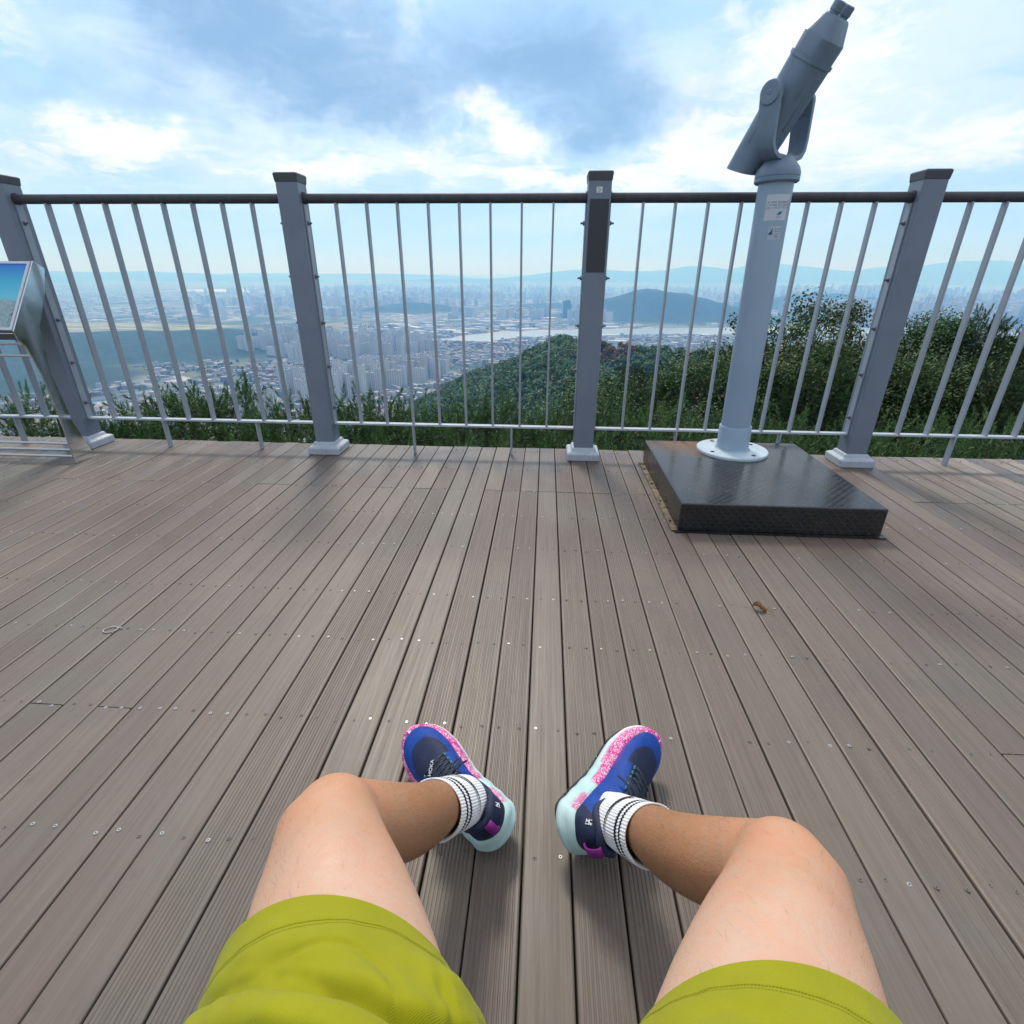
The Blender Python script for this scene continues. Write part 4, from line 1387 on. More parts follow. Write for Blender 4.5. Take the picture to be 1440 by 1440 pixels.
    foam = t.mix(t.mapr(t.noise(g, 22, 5, 0.65), 0.4, 0.75), (0.42, 0.62, 0.61), (0.56, 0.72, 0.71))
    foam = t.mix(t.mapr(t.noise(g, 45, 6, 0.7), 0.60, 0.76, 0, 0.5), foam, (0.34, 0.32, 0.24))
    foam = t.mix(t.mapr(s_[1], 0.5, 0.85), foam, (0.72, 0.80, 0.83))
    c = t.mix(s_[0], foam, pink)
    t.l.new(c, b.inputs['Base Color']); bump(t, b, t.noise(g, 60, 4, 0.6), 0.12, 0.001)
    m_out = painted('outsole_rubber', (0.02, 0.024, 0.034), 0.6, 0.2, 40, dirt=(0.16, 0.14, 0.11), dirt_amt=0.4)
    m_navy = painted('navy_padding', (0.016, 0.024, 0.062), 0.7, 0.2, 60, dirt_amt=0.0)
    m_lace = painted('navy_lace', (0.018, 0.030, 0.055), 0.65, 0.3, 90, dirt_amt=0.0)
    m_tab = painted('magenta_webbing', (0.20, 0.008, 0.19), 0.6, 0.25, 90, dirt_amt=0.0)
    m_white = new_mat('white_print', (0.72, 0.74, 0.78), 0.5)[0]
    m_teal = painted('teal_loop', (0.07, 0.22, 0.25), 0.6, 0.2, 80, dirt_amt=0.0)
    mats = (m_up, m_mid, m_out, m_navy, m_lace, m_tab, m_white, m_teal)

    # ---- body: tubes and ellipsoids fused into one skin
    mb = MB()

    def ell(c, r, d=None, n=20):
        c = Vector(c)
        rot = Matrix.Identity(3)
        if d is not None: rot = Vector(d).to_track_quat('Z', 'Y').to_matrix()
        vs = []; m = 14
        for i in range(m + 1):
            th = math.pi * i / m
            for k in range(n):
                a_ = 2 * math.pi * k / n
                vs.append(c + rot @ Vector((r[0] * math.sin(th) * math.cos(a_), r[1] * math.sin(th) * math.sin(a_), r[2] * math.cos(th))))
        mb.add(vs, [(i * n + k, i * n + (k + 1) % n, (i + 1) * n + (k + 1) % n, (i + 1) * n + k) for i in range(m) for k in range(n)])
    info = {}
    for s, Lg in LEGS.items():
        H, K = Vector(Lg['hip']), Vector(Lg['knee'])
        M = shoe_frame((*Lg['heel'], 0.0), Lg['yaw'], Lg['pitch'], Lg['roll'], s)
        # lower the shoe until it touches the deck
        zmin = 1e9
        for i in range(60):
            tq = i / 59
            for yy in (out_med(tq) * 1.03, -out_lat(tq) * 1.03):
                zmin = min(zmin, (M @ Vector((tq * SH_L, s * yy, sole_bot(tq) - .0042))).z)
        M[2][3] = -zmin + 0.0005
        A = M @ Vector((.060, 0, .086))
        d_sh = (A - K).normalized(); d_th = (H - K).normalized()
        back = (d_th - d_sh * d_th.dot(d_sh)).normalized()
        under = (d_sh - d_th * d_sh.dot(d_th)).normalized()
        front = -(d_th + d_sh).normalized()
        side_v = d_th.cross(d_sh).normalized()
        # thigh
        upz = Vector((0, 0, 1)); upz = (upz - d_th * upz.dot(d_th)).normalized(); dn = -upz; sdv = d_th.cross(dn).normalized()
        N = 26; pts = []; rad = []
        for i in range(N + 1):
            f = i / N; q = K.lerp(H, f)
            pts.append(q + dn * (0.012 * math.sin(math.pi * min(1, f * 1.2)) - .004))
            rad.append(smooth_table([0, .1, .2, .35, .55, .8, 1.0], [.050, .057, .068, .079, .087, .094, .100], f))
        mb.tube(pts, rad, 28)
        # knee: two condyles and the kneecap
        ell(K + side_v * .010 + d_th * .006, (.044, .044, .048)); ell(K - side_v * .010 + d_th * .006, (.044, .044, .048))
        ell(K + front * .020 + d_th * .010, (.033, .031, .026), front)
        ell(K + front * .006 + d_sh * .034, (.030, .030, .034))
        # quadriceps above the knee
        ell(K + d_th * .11 - dn * .020, (.052, .050, .09), d_th)
        # shin and calf
        pts = []; rad = []; ln = (A - K).length
        for i in range(N + 1):
            f = i / N
            q = K.lerp(A, f) + back * (0.016 * math.sin(math.pi * min(1, f / .75)) if f < .75 else 0)
            pts.append(q); rad.append(smooth_table([0, .1, .25, .4, .6, .78, .9, 1.0], [.046, .047, .047, .045, .040, .034, .0305, .029], f))
        mb.tube(pts, rad, 26)
        ell(K.lerp(A, .31) + back * .026, (.036, .038, .080), d_sh)
        # ankle into the shoe
        fo = M @ Vector((.10, 0, .045))
        mb.tube([A, A.lerp(fo, .5), fo], [.030, .029, .027], 20); ell(M @ Vector((.14, 0, .05)), (.03, .03, .03))
        info[s] = dict(H=H, K=K, A=A, M=M, d_sh=d_sh, d_th=d_th, back=back, under=under, front=front, side=sdv, dn=dn)
    ell((0.004, -0.085, 0.440), (0.165, 0.115, 0.100)); ell((0.004, -0.115, 0.54), (0.145, 0.095, 0.13))
    tmp = mb.build('person_rough', skin)
    rm = tmp.modifiers.new('r', 'REMESH'); rm.mode = 'VOXEL'; rm.voxel_size = 0.0045
    sm = tmp.modifiers.new('s', 'SMOOTH'); sm.factor = 0.5; sm.iterations = 34
    dg = bpy.context.evaluated_depsgraph_get(); dg.update()
    me = bpy.data.meshes.new_from_object(tmp.evaluated_get(dg)); me.name = 'person'
    bpy.data.objects.remove(tmp)
    me.materials.clear(); me.materials.append(skin)
    me.polygons.foreach_set('use_smooth', [True] * len(me.polygons))
    V = np.zeros(len(me.vertices) * 3); me.vertices.foreach_get('co', V); V = V.reshape(-1, 3)
    # natural colour: pale thigh, sun-tanned knee and shin
    C = np.zeros((len(V), 4), np.float32); C[:, 3] = 1
    pale, knee_c, tan_, ank = np.array((.600, .415, .310)), np.array((.540, .300, .180)), np.array((.355, .185, .088)), np.array((.34, .18, .09))
    for s in (-1, 1):
        I = info[s]; m = (V[:, 0] * s > 0)
        K, H, A = (np.array(I[q]) for q in 'KHA')
        ft = np.clip(((V - K) @ (H - K)) / ((H - K) @ (H - K)), -.2, 1); fs = np.clip(((V - K) @ (A - K)) / ((A - K) @ (A - K)), -.2, 1.2)
        dt = np.linalg.norm(V - (K + np.clip(ft, 0, 1)[:, None] * (H - K)), axis=1); ds = np.linalg.norm(V - (K + np.clip(fs, 0, 1)[:, None] * (A - K)), axis=1)
        u = np.clip(ft / .42, 0, 1)[:, None]
        ct = knee_c * (1 - u) + pale * u
        v = np.clip((fs + .04) / .44, 0, 1)[:, None]
        cs = knee_c * (1 - v) + tan_ * v
        w = 1 / (1 + np.exp(np.clip((dt - ds) / .008, -30, 30)))[:, None]     # 1 on the thigh
        cc = ct * w + cs * (1 - w)
        C[m, :3] = cc[m]
    at = me.color_attributes.new('tone', 'FLOAT_COLOR', 'POINT'); at.data.foreach_set('color', C.ravel())
    body = bpy.data.objects.new('person', me); col.objects.link(body)
    tag(body, 'seated person with bare bent knees, lime shorts, white striped socks and blue running shoes', 'person')

    # ---- fine leg hair: many thin tapered blades
    hv = []
    r2 = random.Random(4)
    from mathutils.bvhtree import BVHTree
    nrm = np.zeros(len(V) * 3); me.vertices.foreach_get('normal', nrm); nrm = nrm.reshape(-1, 3)
    cand = [i for i in range(len(V)) if V[i, 1] > 0.12]
    for i in r2.sample(cand, min(len(cand), 9000)):
        q = Vector(V[i]); n_ = Vector(nrm[i]); s = -1 if q.x < 0 else 1
        I = info[s]
        shin = (q - I['K'].lerp(I['A'], max(0, min(1, (q - I['K']).dot(I['A'] - I['K']) / (I['A'] - I['K']).length_squared)))).length < (q - I['K'].lerp(I['H'], max(0, min(1, (q - I['K']).dot(I['H'] - I['K']) / (I['H'] - I['K']).length_squared)))).length
        lat = n_.x * s
        if shin:
            if r2.random() > .9: continue
            d = I['d_sh']
        else:
            if r2.random() > .06 + .6 * max(0, lat) ** 1.5: continue
            d = (-I['d_th'] * .6 + I['under'] * .8)
        if (q - I['K']).length < .045 and r2.random() > .15: continue
        d = (d + Vector((r2.gauss(0, .35), r2.gauss(0, .35), r2.gauss(0, .35)))); d = (d - n_ * d.dot(n_)).normalized()
        ln = r2.uniform(.005, .012); w = .00006
        sd_ = d.cross(n_) * w
        p1 = q + d * ln * .5 + n_ * ln * .22; p2 = q + d * ln + n_ * ln * .18
        hv.append((q + sd_, q - sd_, p1 - sd_ * .8, p1 + sd_ * .8)); hv.append((p1 + sd_ * .8, p1 - sd_ * .8, p2 - sd_ * .2, p2 + sd_ * .2))
    hm = new_mat('leg_hair', (0.07, 0.04, 0.025), 0.6)[0]
    ho = link_mesh('leg_hair', quad_mesh('leg_hair', np.array([[tuple(p) for p in q] for q in hv]), hm), body)
    tag(ho, kind='stuff')

    # ---- shoes and socks
    for s in (-1, 1):
        I = info[s]
        sh = make_shoe(s, mats, body)
        sh.matrix_local = I['M']
        M = I['M']
        top_len = 0.130
        a0 = M @ Vector((.080, 0, .040)); a1 = M @ Vector((.067, 0, .074)); a2 = I['A'] - I['d_sh'] * .030 + I['back'] * .002; a3 = I['A'] - I['d_sh'] * top_len + I['back'] * .0085
        ctr = catmull([a0, a1, a2, a3], 26)
        n = len(ctr); fw_ = (M.to_3x3() @ Vector((1, 0, 0)))
        P = []; At = []; nk = 290

        def sock_pt(i, ang, off=0.0):
            i = max(0, min(n - 1, i)); q = ctr[i]
            tg = (ctr[min(i + 1, n - 1)] - ctr[max(i - 1, 0)]).normalized()
            e1 = (fw_ - tg * fw_.dot(tg)).normalized(); e2 = tg.cross(e1)
            f = i / (n - 1)
            r = smooth_table([0, .25, .45, .7, 1.0], [.030, .0325, .0355, .0385, .0415], f) + off
            # the front-to-back depth of an ankle exceeds its width
            return q + e1 * math.cos(ang) * r * (1.12 - .06 * f) + e2 * math.sin(ang) * r * .96
        for i in range(n):
            row = []; ar = []
            for k in range(nk):
                ang = 2 * math.pi * k / nk
                wr = .00018 * math.sin(ang * 58)
                wr += .0010 * mnoise.noise(Vector((i * .08, math.cos(ang) * 2, math.sin(ang) * 2)))
                row.append(sock_pt(i, ang, wr)); ar.append((i / (n - 1), k / nk, 1, 1))
            P.append(row); At.append(ar)
        for off, ii in ((-.0015, n - 1), (-.0040, n - 3), (-.0055, n - 12)):
            P.append([sock_pt(ii, 2 * math.pi * k / nk, off) for k in range(nk)]); At.append([(1, k / nk, 0, 1) for k in range(nk)])
        so = grid_mesh('sock', P, sock, body, closed_v=True, attr=At)
        # swoosh-shaped mark: thick at the front, a thin tail round the inner side
        md_ = 1 if s > 0 else -1
        e_test = sock_pt(50, math.pi / 2) - ctr[50]
        med_sign = 1 if e_test.x * s < 0 else -1
        vs = []; k = 30
        for q in range(k + 1):
            f = q / k
            ang = med_sign * (.80 + 2.2 * f)
            pos = .785 - .02 * math.sin(f * 3.0) - .03 * f
            wid = .028 * (1 - f) ** .8 * min(1, f * 9 + .1)
            i0 = (pos + wid / 2) * (n - 1); i1 = (pos - wid / 2) * (n - 1)
            for ii in (i0, i1):
                lo_ = int(ii); fr = ii - lo_
                vs.append(sock_pt(lo_, ang, .0020).lerp(sock_pt(lo_ + 1, ang, .0020), fr))
        m2 = MB(); m2.add(vs, [(2 * i, 2 * i + 1, 2 * i + 3, 2 * i + 2) for i in range(k)])
        # the short hook back at the thick end
        hk = []
        for q in range(9):
            f = q / 8; ang = med_sign * (.80 + .30 * f); pos = .785 + .04 * (1 - f) * .5
            for dw in (-.008, .008):
                ii = (pos + dw) * (n - 1); lo_ = int(ii)
                hk.append(sock_pt(lo_, ang, .0019).lerp(sock_pt(lo_ + 1, ang, .0019), ii - lo_))
        m2.add(hk, [(2 * i, 2 * i + 1, 2 * i + 3, 2 * i + 2) for i in range(8)])
        m2.build('curved_tick_mark', black, so)

    # ---- shorts
    rows_all = MB()
    for s in (-1, 1):
        I = info[s]; Lg = LEGS[s]
        H, K, d_th, und, sid = I['H'], I['K'], I['d_th'], I['dn'], I['side']
        ln = (H - K).length; h0 = Lg['hem'] * ln
        ns, nk = 130, 150
        tot = ln - h0 + 0.05
        P = []

        def ring(sv, off, s=s, d_th=d_th, und=und, sid=sid, K=K, h0=h0, ln=ln):
            row = []
            f = (h0 + sv) / ln
            br = smooth_table([0, .1, .2, .35, .55, .8, 1.0, 1.3], [.050, .057, .068, .079, .087, .094, .100, .10], f)
            c0 = K + d_th * (h0 + sv) + und * (0.012 * math.sin(math.pi * min(1, f * 1.2)) - .004)
            for k in range(nk):
                ph = 2 * math.pi * k / nk       # 0 on top of the thigh
                top = .5 + .5 * math.cos(ph)
                r = br + .006 + .004 * (1 - top) + .0165 * min(1, sv / .10) + off
                # folds lying across the thigh, running slightly aslant
                env = min(1, max(0, (sv - .028) / .03))
                w = mnoise.noise(Vector((sv * 11 + s * 3.1, math.cos(ph) * 1.1, math.sin(ph) * 1.1)))
                q = sv + .030 * math.sin(ph * s) + .018 * (1 - math.cos(ph)) + .018 * w
                r += env * .0066 * math.sin(q * 2 * math.pi / .074 + 1.0 + s) * (.55 + .8 * w)
                r += env * .0080 * mnoise.noise(Vector((q * 26, math.cos(ph) * 2.0 + s, math.sin(ph) * 2.0)))
                r -= env * .0050 * max(0, 1 - abs(mnoise.noise(Vector((q * 17 + 5, math.cos(ph) * 1.5, math.sin(ph) * 1.5 + s)))) * 9)
                r += env * .0090 * math.exp(-((q - .110) / .020) ** 2) + env * .004
                r -= env * .0190 * math.exp(-((q - .075) / .0080) ** 2) * (.6 + .4 * math.cos(ph + .3 * s))
                r = max(r, br + .0075 + off)
                # the stitched hem
                r -= .0012 * math.exp(-((sv - .023) / .0016) ** 2)
                r += .0012 * mnoise.noise(Vector((math.cos(ph) * 9, math.sin(ph) * 9, sv * 60))) * min(1, sv / .02)
                r += env * .0016 * (.5 - abs(mnoise.noise(Vector((q * 55, math.cos(ph) * 5 + s, math.sin(ph) * 5)))) * 2)
                up_ = -und
                tilt = -(.036 * -s * math.sin(ph) + .045 * (1 - top) - .018)       # the hem runs back on the inner side
                row.append(c0 + (up_ * math.cos(ph) + sid * math.sin(ph)) * r + d_th * (-tilt * math.exp(-sv / .14)))
            return row
        P.append(ring(.045, -.006)); P.append(ring(.006, -.0045)); P.append(ring(0.0, -.003)); P.append(ring(-.0006, -.0012))
        for i in range(ns + 1):
            P.append(ring(tot * (i / ns) ** 1.15 + .0004, 0))
        P = np.array([[tuple(q) for q in r_] for r_ in P])
        nu, nv = P.shape[:2]
        vs = P.reshape(-1, 3)
        rows_all.add([tuple(q) for q in vs], [(i * nv + k, i * nv + (k + 1) % nv, (i + 1) * nv + (k + 1) % nv, (i + 1) * nv + k) for i in range(nu - 1) for k in range(nv)])
        rows_all.m = 1       # the double row of stitching along the hem
        for sv in (.0215, .0245):
            rg_ = ring(sv, .0004)
            for k in range(0, nk):
                a_, b_ = rg_[k], rg_[(k + 1) % nk]
                for f0 in (.05, .55): rows_all.tube([a_.lerp(b_, f0), a_.lerp(b_, f0 + .36)], .00017, 4)
        rows_all.m = 0
    # hips of the shorts
    n, m = 48, 16; vs = []
    for i in range(m + 1):
        f = i / m; z = .335 + .27 * f
        w = .185 * math.sin(math.pi * (.16 + .55 * f)) ** .5; dp = .128 * math.sin(math.pi * (.16 + .55 * f)) ** .5
        for k in range(n):
            a_ = 2 * math.pi * k / n; vs.append((.002 + w * math.cos(a_), -.075 - .06 * f * f + dp * math.sin(a_), z))
    rows_all.add(vs, [(i * n + k, i * n + (k + 1) % n, (i + 1) * n + (k + 1) % n, (i + 1) * n + k) for i in range(m) for k in range(n)] + [tuple(range(n))])
    thread = new_mat('lime_thread', (0.255, 0.25, 0.003), 0.6)[0]
    rows_all.build('shorts', [cloth, thread], body, smooth=True, angle=180)
    return info


PINFO = build_person()


# ------------------------------------------------------------------ small things on the deck
def build_bench():
    m = painted('bench_timber', (0.16, 0.11, 0.07), 0.6, 0.2, 12)
    st = painted('bench_steel', (0.06, 0.06, 0.065), 0.5)
    root = empty('bench', (0, -0.17, 0)); tag(root, 'plain slatted bench under the seated person', 'bench')
    mb = MB()
    for i in range(4): mb.box((0, -.16 + i * .105, .335), (1.5, .098, .028))
    mb.build('seat', m, root, bevel=.003)
    for sx in (-.6, .6):
        mb = MB(); mb.box((sx, 0, .16), (.05, .36, .32)); mb.build('leg', st, root, bevel=.003)


build_bench()


def build_bits():
    m = painted('dry_brown_leaf', (0.20, 0.095, 0.03), 0.7, 0.35, 60, dirt=(0.06, 0.03, 0.015), dirt_amt=0.6)
    P = []
    for i in range(13):
        f = i / 12; w = .0105 * math.sin(math.pi * min(1, f * 1.02 + .02)) ** .8
        P.append([(-.020 + .040 * f, y * w, .004 + .010 * abs(y) ** 1.5 + .006 * math.sin(f * 5) + .002 * y * math.sin(f * 9)) for y in (-1, -.6, -.2, .2, .6, 1)])
    o = grid_mesh('dry_leaf', P, m); o.location = (0.652, 1.322, 0.0); o.rotation_euler = (0, 0, R(-35))
    md = o.modifiers.new('t', 'SOLIDIFY'); md.thickness = .0008
    tag(o, 'small curled brown dead leaf lying on the deck boards before the plinth', 'leaf')
    mb = MB(); mb.tube([(.018, 0, .012), (.028, -.001, .008), (.040, .002, .0025)], [.0009, .0008, .0005], 6); mb.build('leaf_stalk', m, o)
    mb = MB()
    w = new_mat('white_plastic_ring', (0.40, 0.39, 0.37), 0.5)[0]
    n = 40
    ring = [(0.0165 * math.cos(a) * (1.15 if math.cos(a) > 0 else 1), 0.0125 * math.sin(a), .0022) for a in (2 * math.pi * k / n for k in range(n + 1))]
    mb.tube(ring, .0014, 8, cap=False); mb.tube([(.0185, .002, .0022), (.025, .006, .0022), (.027, .0, .0022)], .0018, 8)
    o = mb.build('pull_ring', w, smooth=True); o.location = (-1.168, 1.10, 0.0005); o.rotation_euler = (0, 0, R(15))
    tag(o, 'small white pull ring lying on the deck boards at the left', 'ring')


build_bits()


# ------------------------------------------------------------------ plants
LEAF_M, _t, _b, _a = attr_mat('foliage', 0.55, 0.25)
_b.inputs['Subsurface Weight'].default_value = 0.0
BARK_M = painted('bark', (0.075, 0.055, 0.042), 0.85, 0.3, 30)


def needles(base, d, n, length, cone0, cone1, nl, w, rg):
    """n needles round one shoot from base along d"""
    d = d / np.linalg.norm(d)
    a = np.cross(d, [0.3, 0.5, 0.81]); a /= np.linalg.norm(a); b = np.cross(d, a)
    u = rg.random(n) ** 0.9; ph = rg.random(n) * 2 * np.pi
    cone = cone0 + (cone1 - cone0) * u + rg.normal(0, .12, n)
    rad = np.cos(ph)[:, None] * a + np.sin(ph)[:, None] * b
    nd = d * np.cos(cone)[:, None] + rad * np.sin(cone)[:, None]
    p = base + d * (u * length)[:, None]
    ll = nl * (0.75 + 0.5 * rg.random(n)) * (1 - .35 * u)
    sd = np.cross(nd, rg.normal(0, 1, (n, 3))); sd /= np.linalg.norm(sd, axis=1)[:, None] + 1e-9
    return np.stack([p - sd * w / 2, p + sd * w / 2, p + nd * ll[:, None]], 1)


def pine_variant(seed, H, spread, nb, per, nl=.045, w=.0045, bright=1.0, shoot=.20, fan=4):
    """whorls of branches whose ends break into a fan of upright bottle-brush shoots"""
    rg = np.random.default_rng(seed)
    tris = []; cols = []
    tr = MB()
    tpts = [Vector((.04 * math.sin(z * 2 + seed), .04 * math.cos(z * 1.7), z * H)) for z in (0, .25, .5, .75, .95)]
    tr.tube(tpts, [.016 * H, .014 * H, .010 * H, .007 * H, .004], 8)

    def brush(q, sd, L_, colr, n=per, k0=1.15, k1=.45, ln=nl):
        N = needles(np.asarray(q), np.asarray(sd), n, L_, k0, k1, ln, w, rg)
        tris.append(N); cols.append(np.asarray(colr) * rg.uniform(.7, 1.3, (len(N), 1)))
    old = np.array([.034, .082, .032]) * bright; new = np.array([.115, .21, .062]) * bright
    for i in range(nb):
        f = (i + .5) / nb
        zf = .22 + .74 * f ** .7
        L = spread * max(.10, (1.06 - zf)) ** .6 * rg.uniform(.55, 1.1)
        az = i * 2.4 + rg.normal(0, .3)
        o = np.array([0, 0, zf * H * .93])
        dirh = np.array([math.cos(az), math.sin(az), 0]); side = np.array([-dirh[1], dirh[0], 0])
        tip = o + dirh * L + np.array([0, 0, L * rg.uniform(.05, .5)])
        mid = o + dirh * L * .5 - np.array([0, 0, L * .05])
        tr.tube([Vector(o), Vector(mid), Vector(tip)], [.008, .006, .003], 4, cap=False)
        own = old * rg.uniform(.7, 1.3); own[0] *= rg.uniform(.8, 1.4)
        ns = max(2, int(L / .13))
        for k in range(ns):      # older, darker brushes along the branch
            u = .30 + .70 * (k + rg.random()) / ns
            q = (1 - u) ** 2 * o + 2 * u * (1 - u) * mid + u * u * tip + side * rg.normal(0, .09 * spread)
            brush(q, dirh * rg.uniform(.3, 1.0) + side * rg.normal(0, .7) + np.array([0, 0, rg.uniform(-.1, .6)]), shoot * rg.uniform(.8, 1.3), own, per, 1.3, .6, nl * 1.35)
        for k in range(fan):     # this year's shoots, paler and nearly upright
            q = tip - dirh * rg.uniform(0, .16) * L + side * rg.normal(0, .10)
            brush(q, np.array([rg.normal(0, .22), rg.normal(0, .22), 1.0]) + dirh * rg.uniform(.1, .7), shoot * rg.uniform(.5, 1.15), own * .35 + new * rg.uniform(.45, .9), per, .95, .40, nl)
    for k in range(5):
        brush([rg.normal(0, .05), rg.normal(0, .05), H * (.84 if k else .9)], [rg.normal(0, .28), rg.normal(0, .28), 1.], H * .10 * rg.uniform(.6, 1.05), new, int(per * 1.5), .9, .35, nl)
    crown = quad_mesh('crown', np.concatenate(tris), LEAF_M, np.concatenate(cols))
    return crown, tr


def leafy_variant(seed, H, spread, nl=900, leaf=.07, open_=0.5, hue=(.036, .066, .018)):
    rg = np.random.default_rng(seed); rd = random.Random(seed)
    tr = MB(); ends = []

    def branch(p, d, L, r, depth):
        pts = [p]; q = p.copy(); dd = d.copy()
        for i in range(4):
            dd = (dd + Vector((rd.gauss(0, .16), rd.gauss(0, .16), rd.gauss(.05, .08)))).normalized(); q = q + dd * L / 4; pts.append(q.copy())
        tr.tube(pts, [r, r * .85, r * .72, r * .6, r * .45], 6 if depth < 2 else 4, cap=False)
        if depth >= 3:
            ends.extend(pts[1:]); return
        for i in range(rd.choice((3, 4))):
            k = rd.choice((2, 3, 4)); a = rd.uniform(0, 6.28)
            nd = (dd + Vector((math.cos(a), math.sin(a), rd.uniform(-.1, .5))) * rd.uniform(.5, .95) * spread).normalized()
            branch(pts[k], nd, L * rd.uniform(.5, .72), r * .5, depth + 1)
    branch(Vector((0, 0, 0)), Vector((0, 0, 1)), H * .46, .018 * H, 0)
    E_ = np.array([tuple(e) for e in ends])
    zmax = E_[:, 2].max(); sc2 = H / zmax
    E_ *= sc2; tr.v = [tuple(np.array(v) * sc2) for v in tr.v]
    ctr_ = np.array([np.median(E_[:, 0]), np.median(E_[:, 1])]); zz_ = np.clip(E_[:, 2] / H, 0, 1)
    E_[:, 0] -= ctr_[0] * zz_; E_[:, 1] -= ctr_[1] * zz_
    tr.v = [(v[0] - ctr_[0] * min(1, max(0, v[2] / H)), v[1] - ctr_[1] * min(1, max(0, v[2] / H)), v[2]) for v in tr.v]
    n = nl
    ncl = max(14, int(26 * open_))
    hub = E_[rg.integers(0, len(E_), ncl)] + rg.normal(0, .05 * open_, (ncl, 3))
    which = rg.integers(0, ncl, n); rr_ = rg.uniform(.14, .30, ncl)[which] * (.6 + .5 * open_)
    dv = rg.normal(0, 1, (n, 3)); dv /= np.linalg.norm(dv, axis=1)[:, None]
    c = hub[which] + dv * (rr_ * rg.uniform(.35, 1.15, n) ** .7)[:, None] * np.array([1.1, 1.1, .75])
    top_ = np.argsort(-E_[:, 2])[:5]; hub[:5] = E_[top_]; c = hub[which] + dv * (rr_ * rg.uniform(.35, 1.15, n) ** .7)[:, None] * np.array([1.1, 1.1, .75])
    hubtone = rg.uniform(.6, 1.45, ncl)[which][:, None]
    nd = dv * .8 + rg.normal(0, .5, (n, 3)); nd[:, 2] = nd[:, 2] + .35; nd /= np.linalg.norm(nd, axis=1)[:, None]
    a = np.cross(nd, rg.normal(0, 1, (n, 3))); a /= np.linalg.norm(a, axis=1)[:, None]; b = np.cross(nd, a)
    l = leaf * rg.uniform(.6, 1.2, n)[:, None]
    V = np.stack([c - a * l * .5, c + b * l * .27 + nd * l * .05, c + a * l * .5, c - b * l * .27 + nd * l * .05], 1)
    cl = np.array(hue) * hubtone * rg.uniform(.7, 1.35, (n, 1)) * np.stack([rg.uniform(.8, 1.5, n), np.ones(n), rg.uniform(.7, 1.2, n)], 1)
    return quad_mesh('crown', V, LEAF_M, cl), tr


def variant_tree(name, crown, tr):
    root = empty(name)
    tr.tube([Vector((0, 0, -4.5)), Vector((0, 0, -2)), Vector((0, 0, .02))], [.10, .075, .05], 8)     # the stem goes on down the slope
    tr.build('trunk', BARK_M, root, smooth=True)
    link_mesh('crown', crown, root)
    return root


def ground_z(x, y):
    return float(terrain(np.array([x]), np.array([y]))[0][0])


PANELS = [(-99, -2.554, 'behind the information sign'), (-2.554, -1.169, 'behind the first full railing panel'), (-1.169, .2157, 'behind the middle railing panel'),
          (.2157, 1.6, 'behind the railing panel with the scope'), (1.6, 99, 'behind the rightmost railing panel')]
ORD = ['leftmost', '2nd from left', '3rd from left', '4th from left', '5th from left', '6th from left', '7th from left', '8th from left', '9th from left', '10th from left', '11th from left', '12th from left', '13th from left', '14th from left', '15th from left', '16th from left']


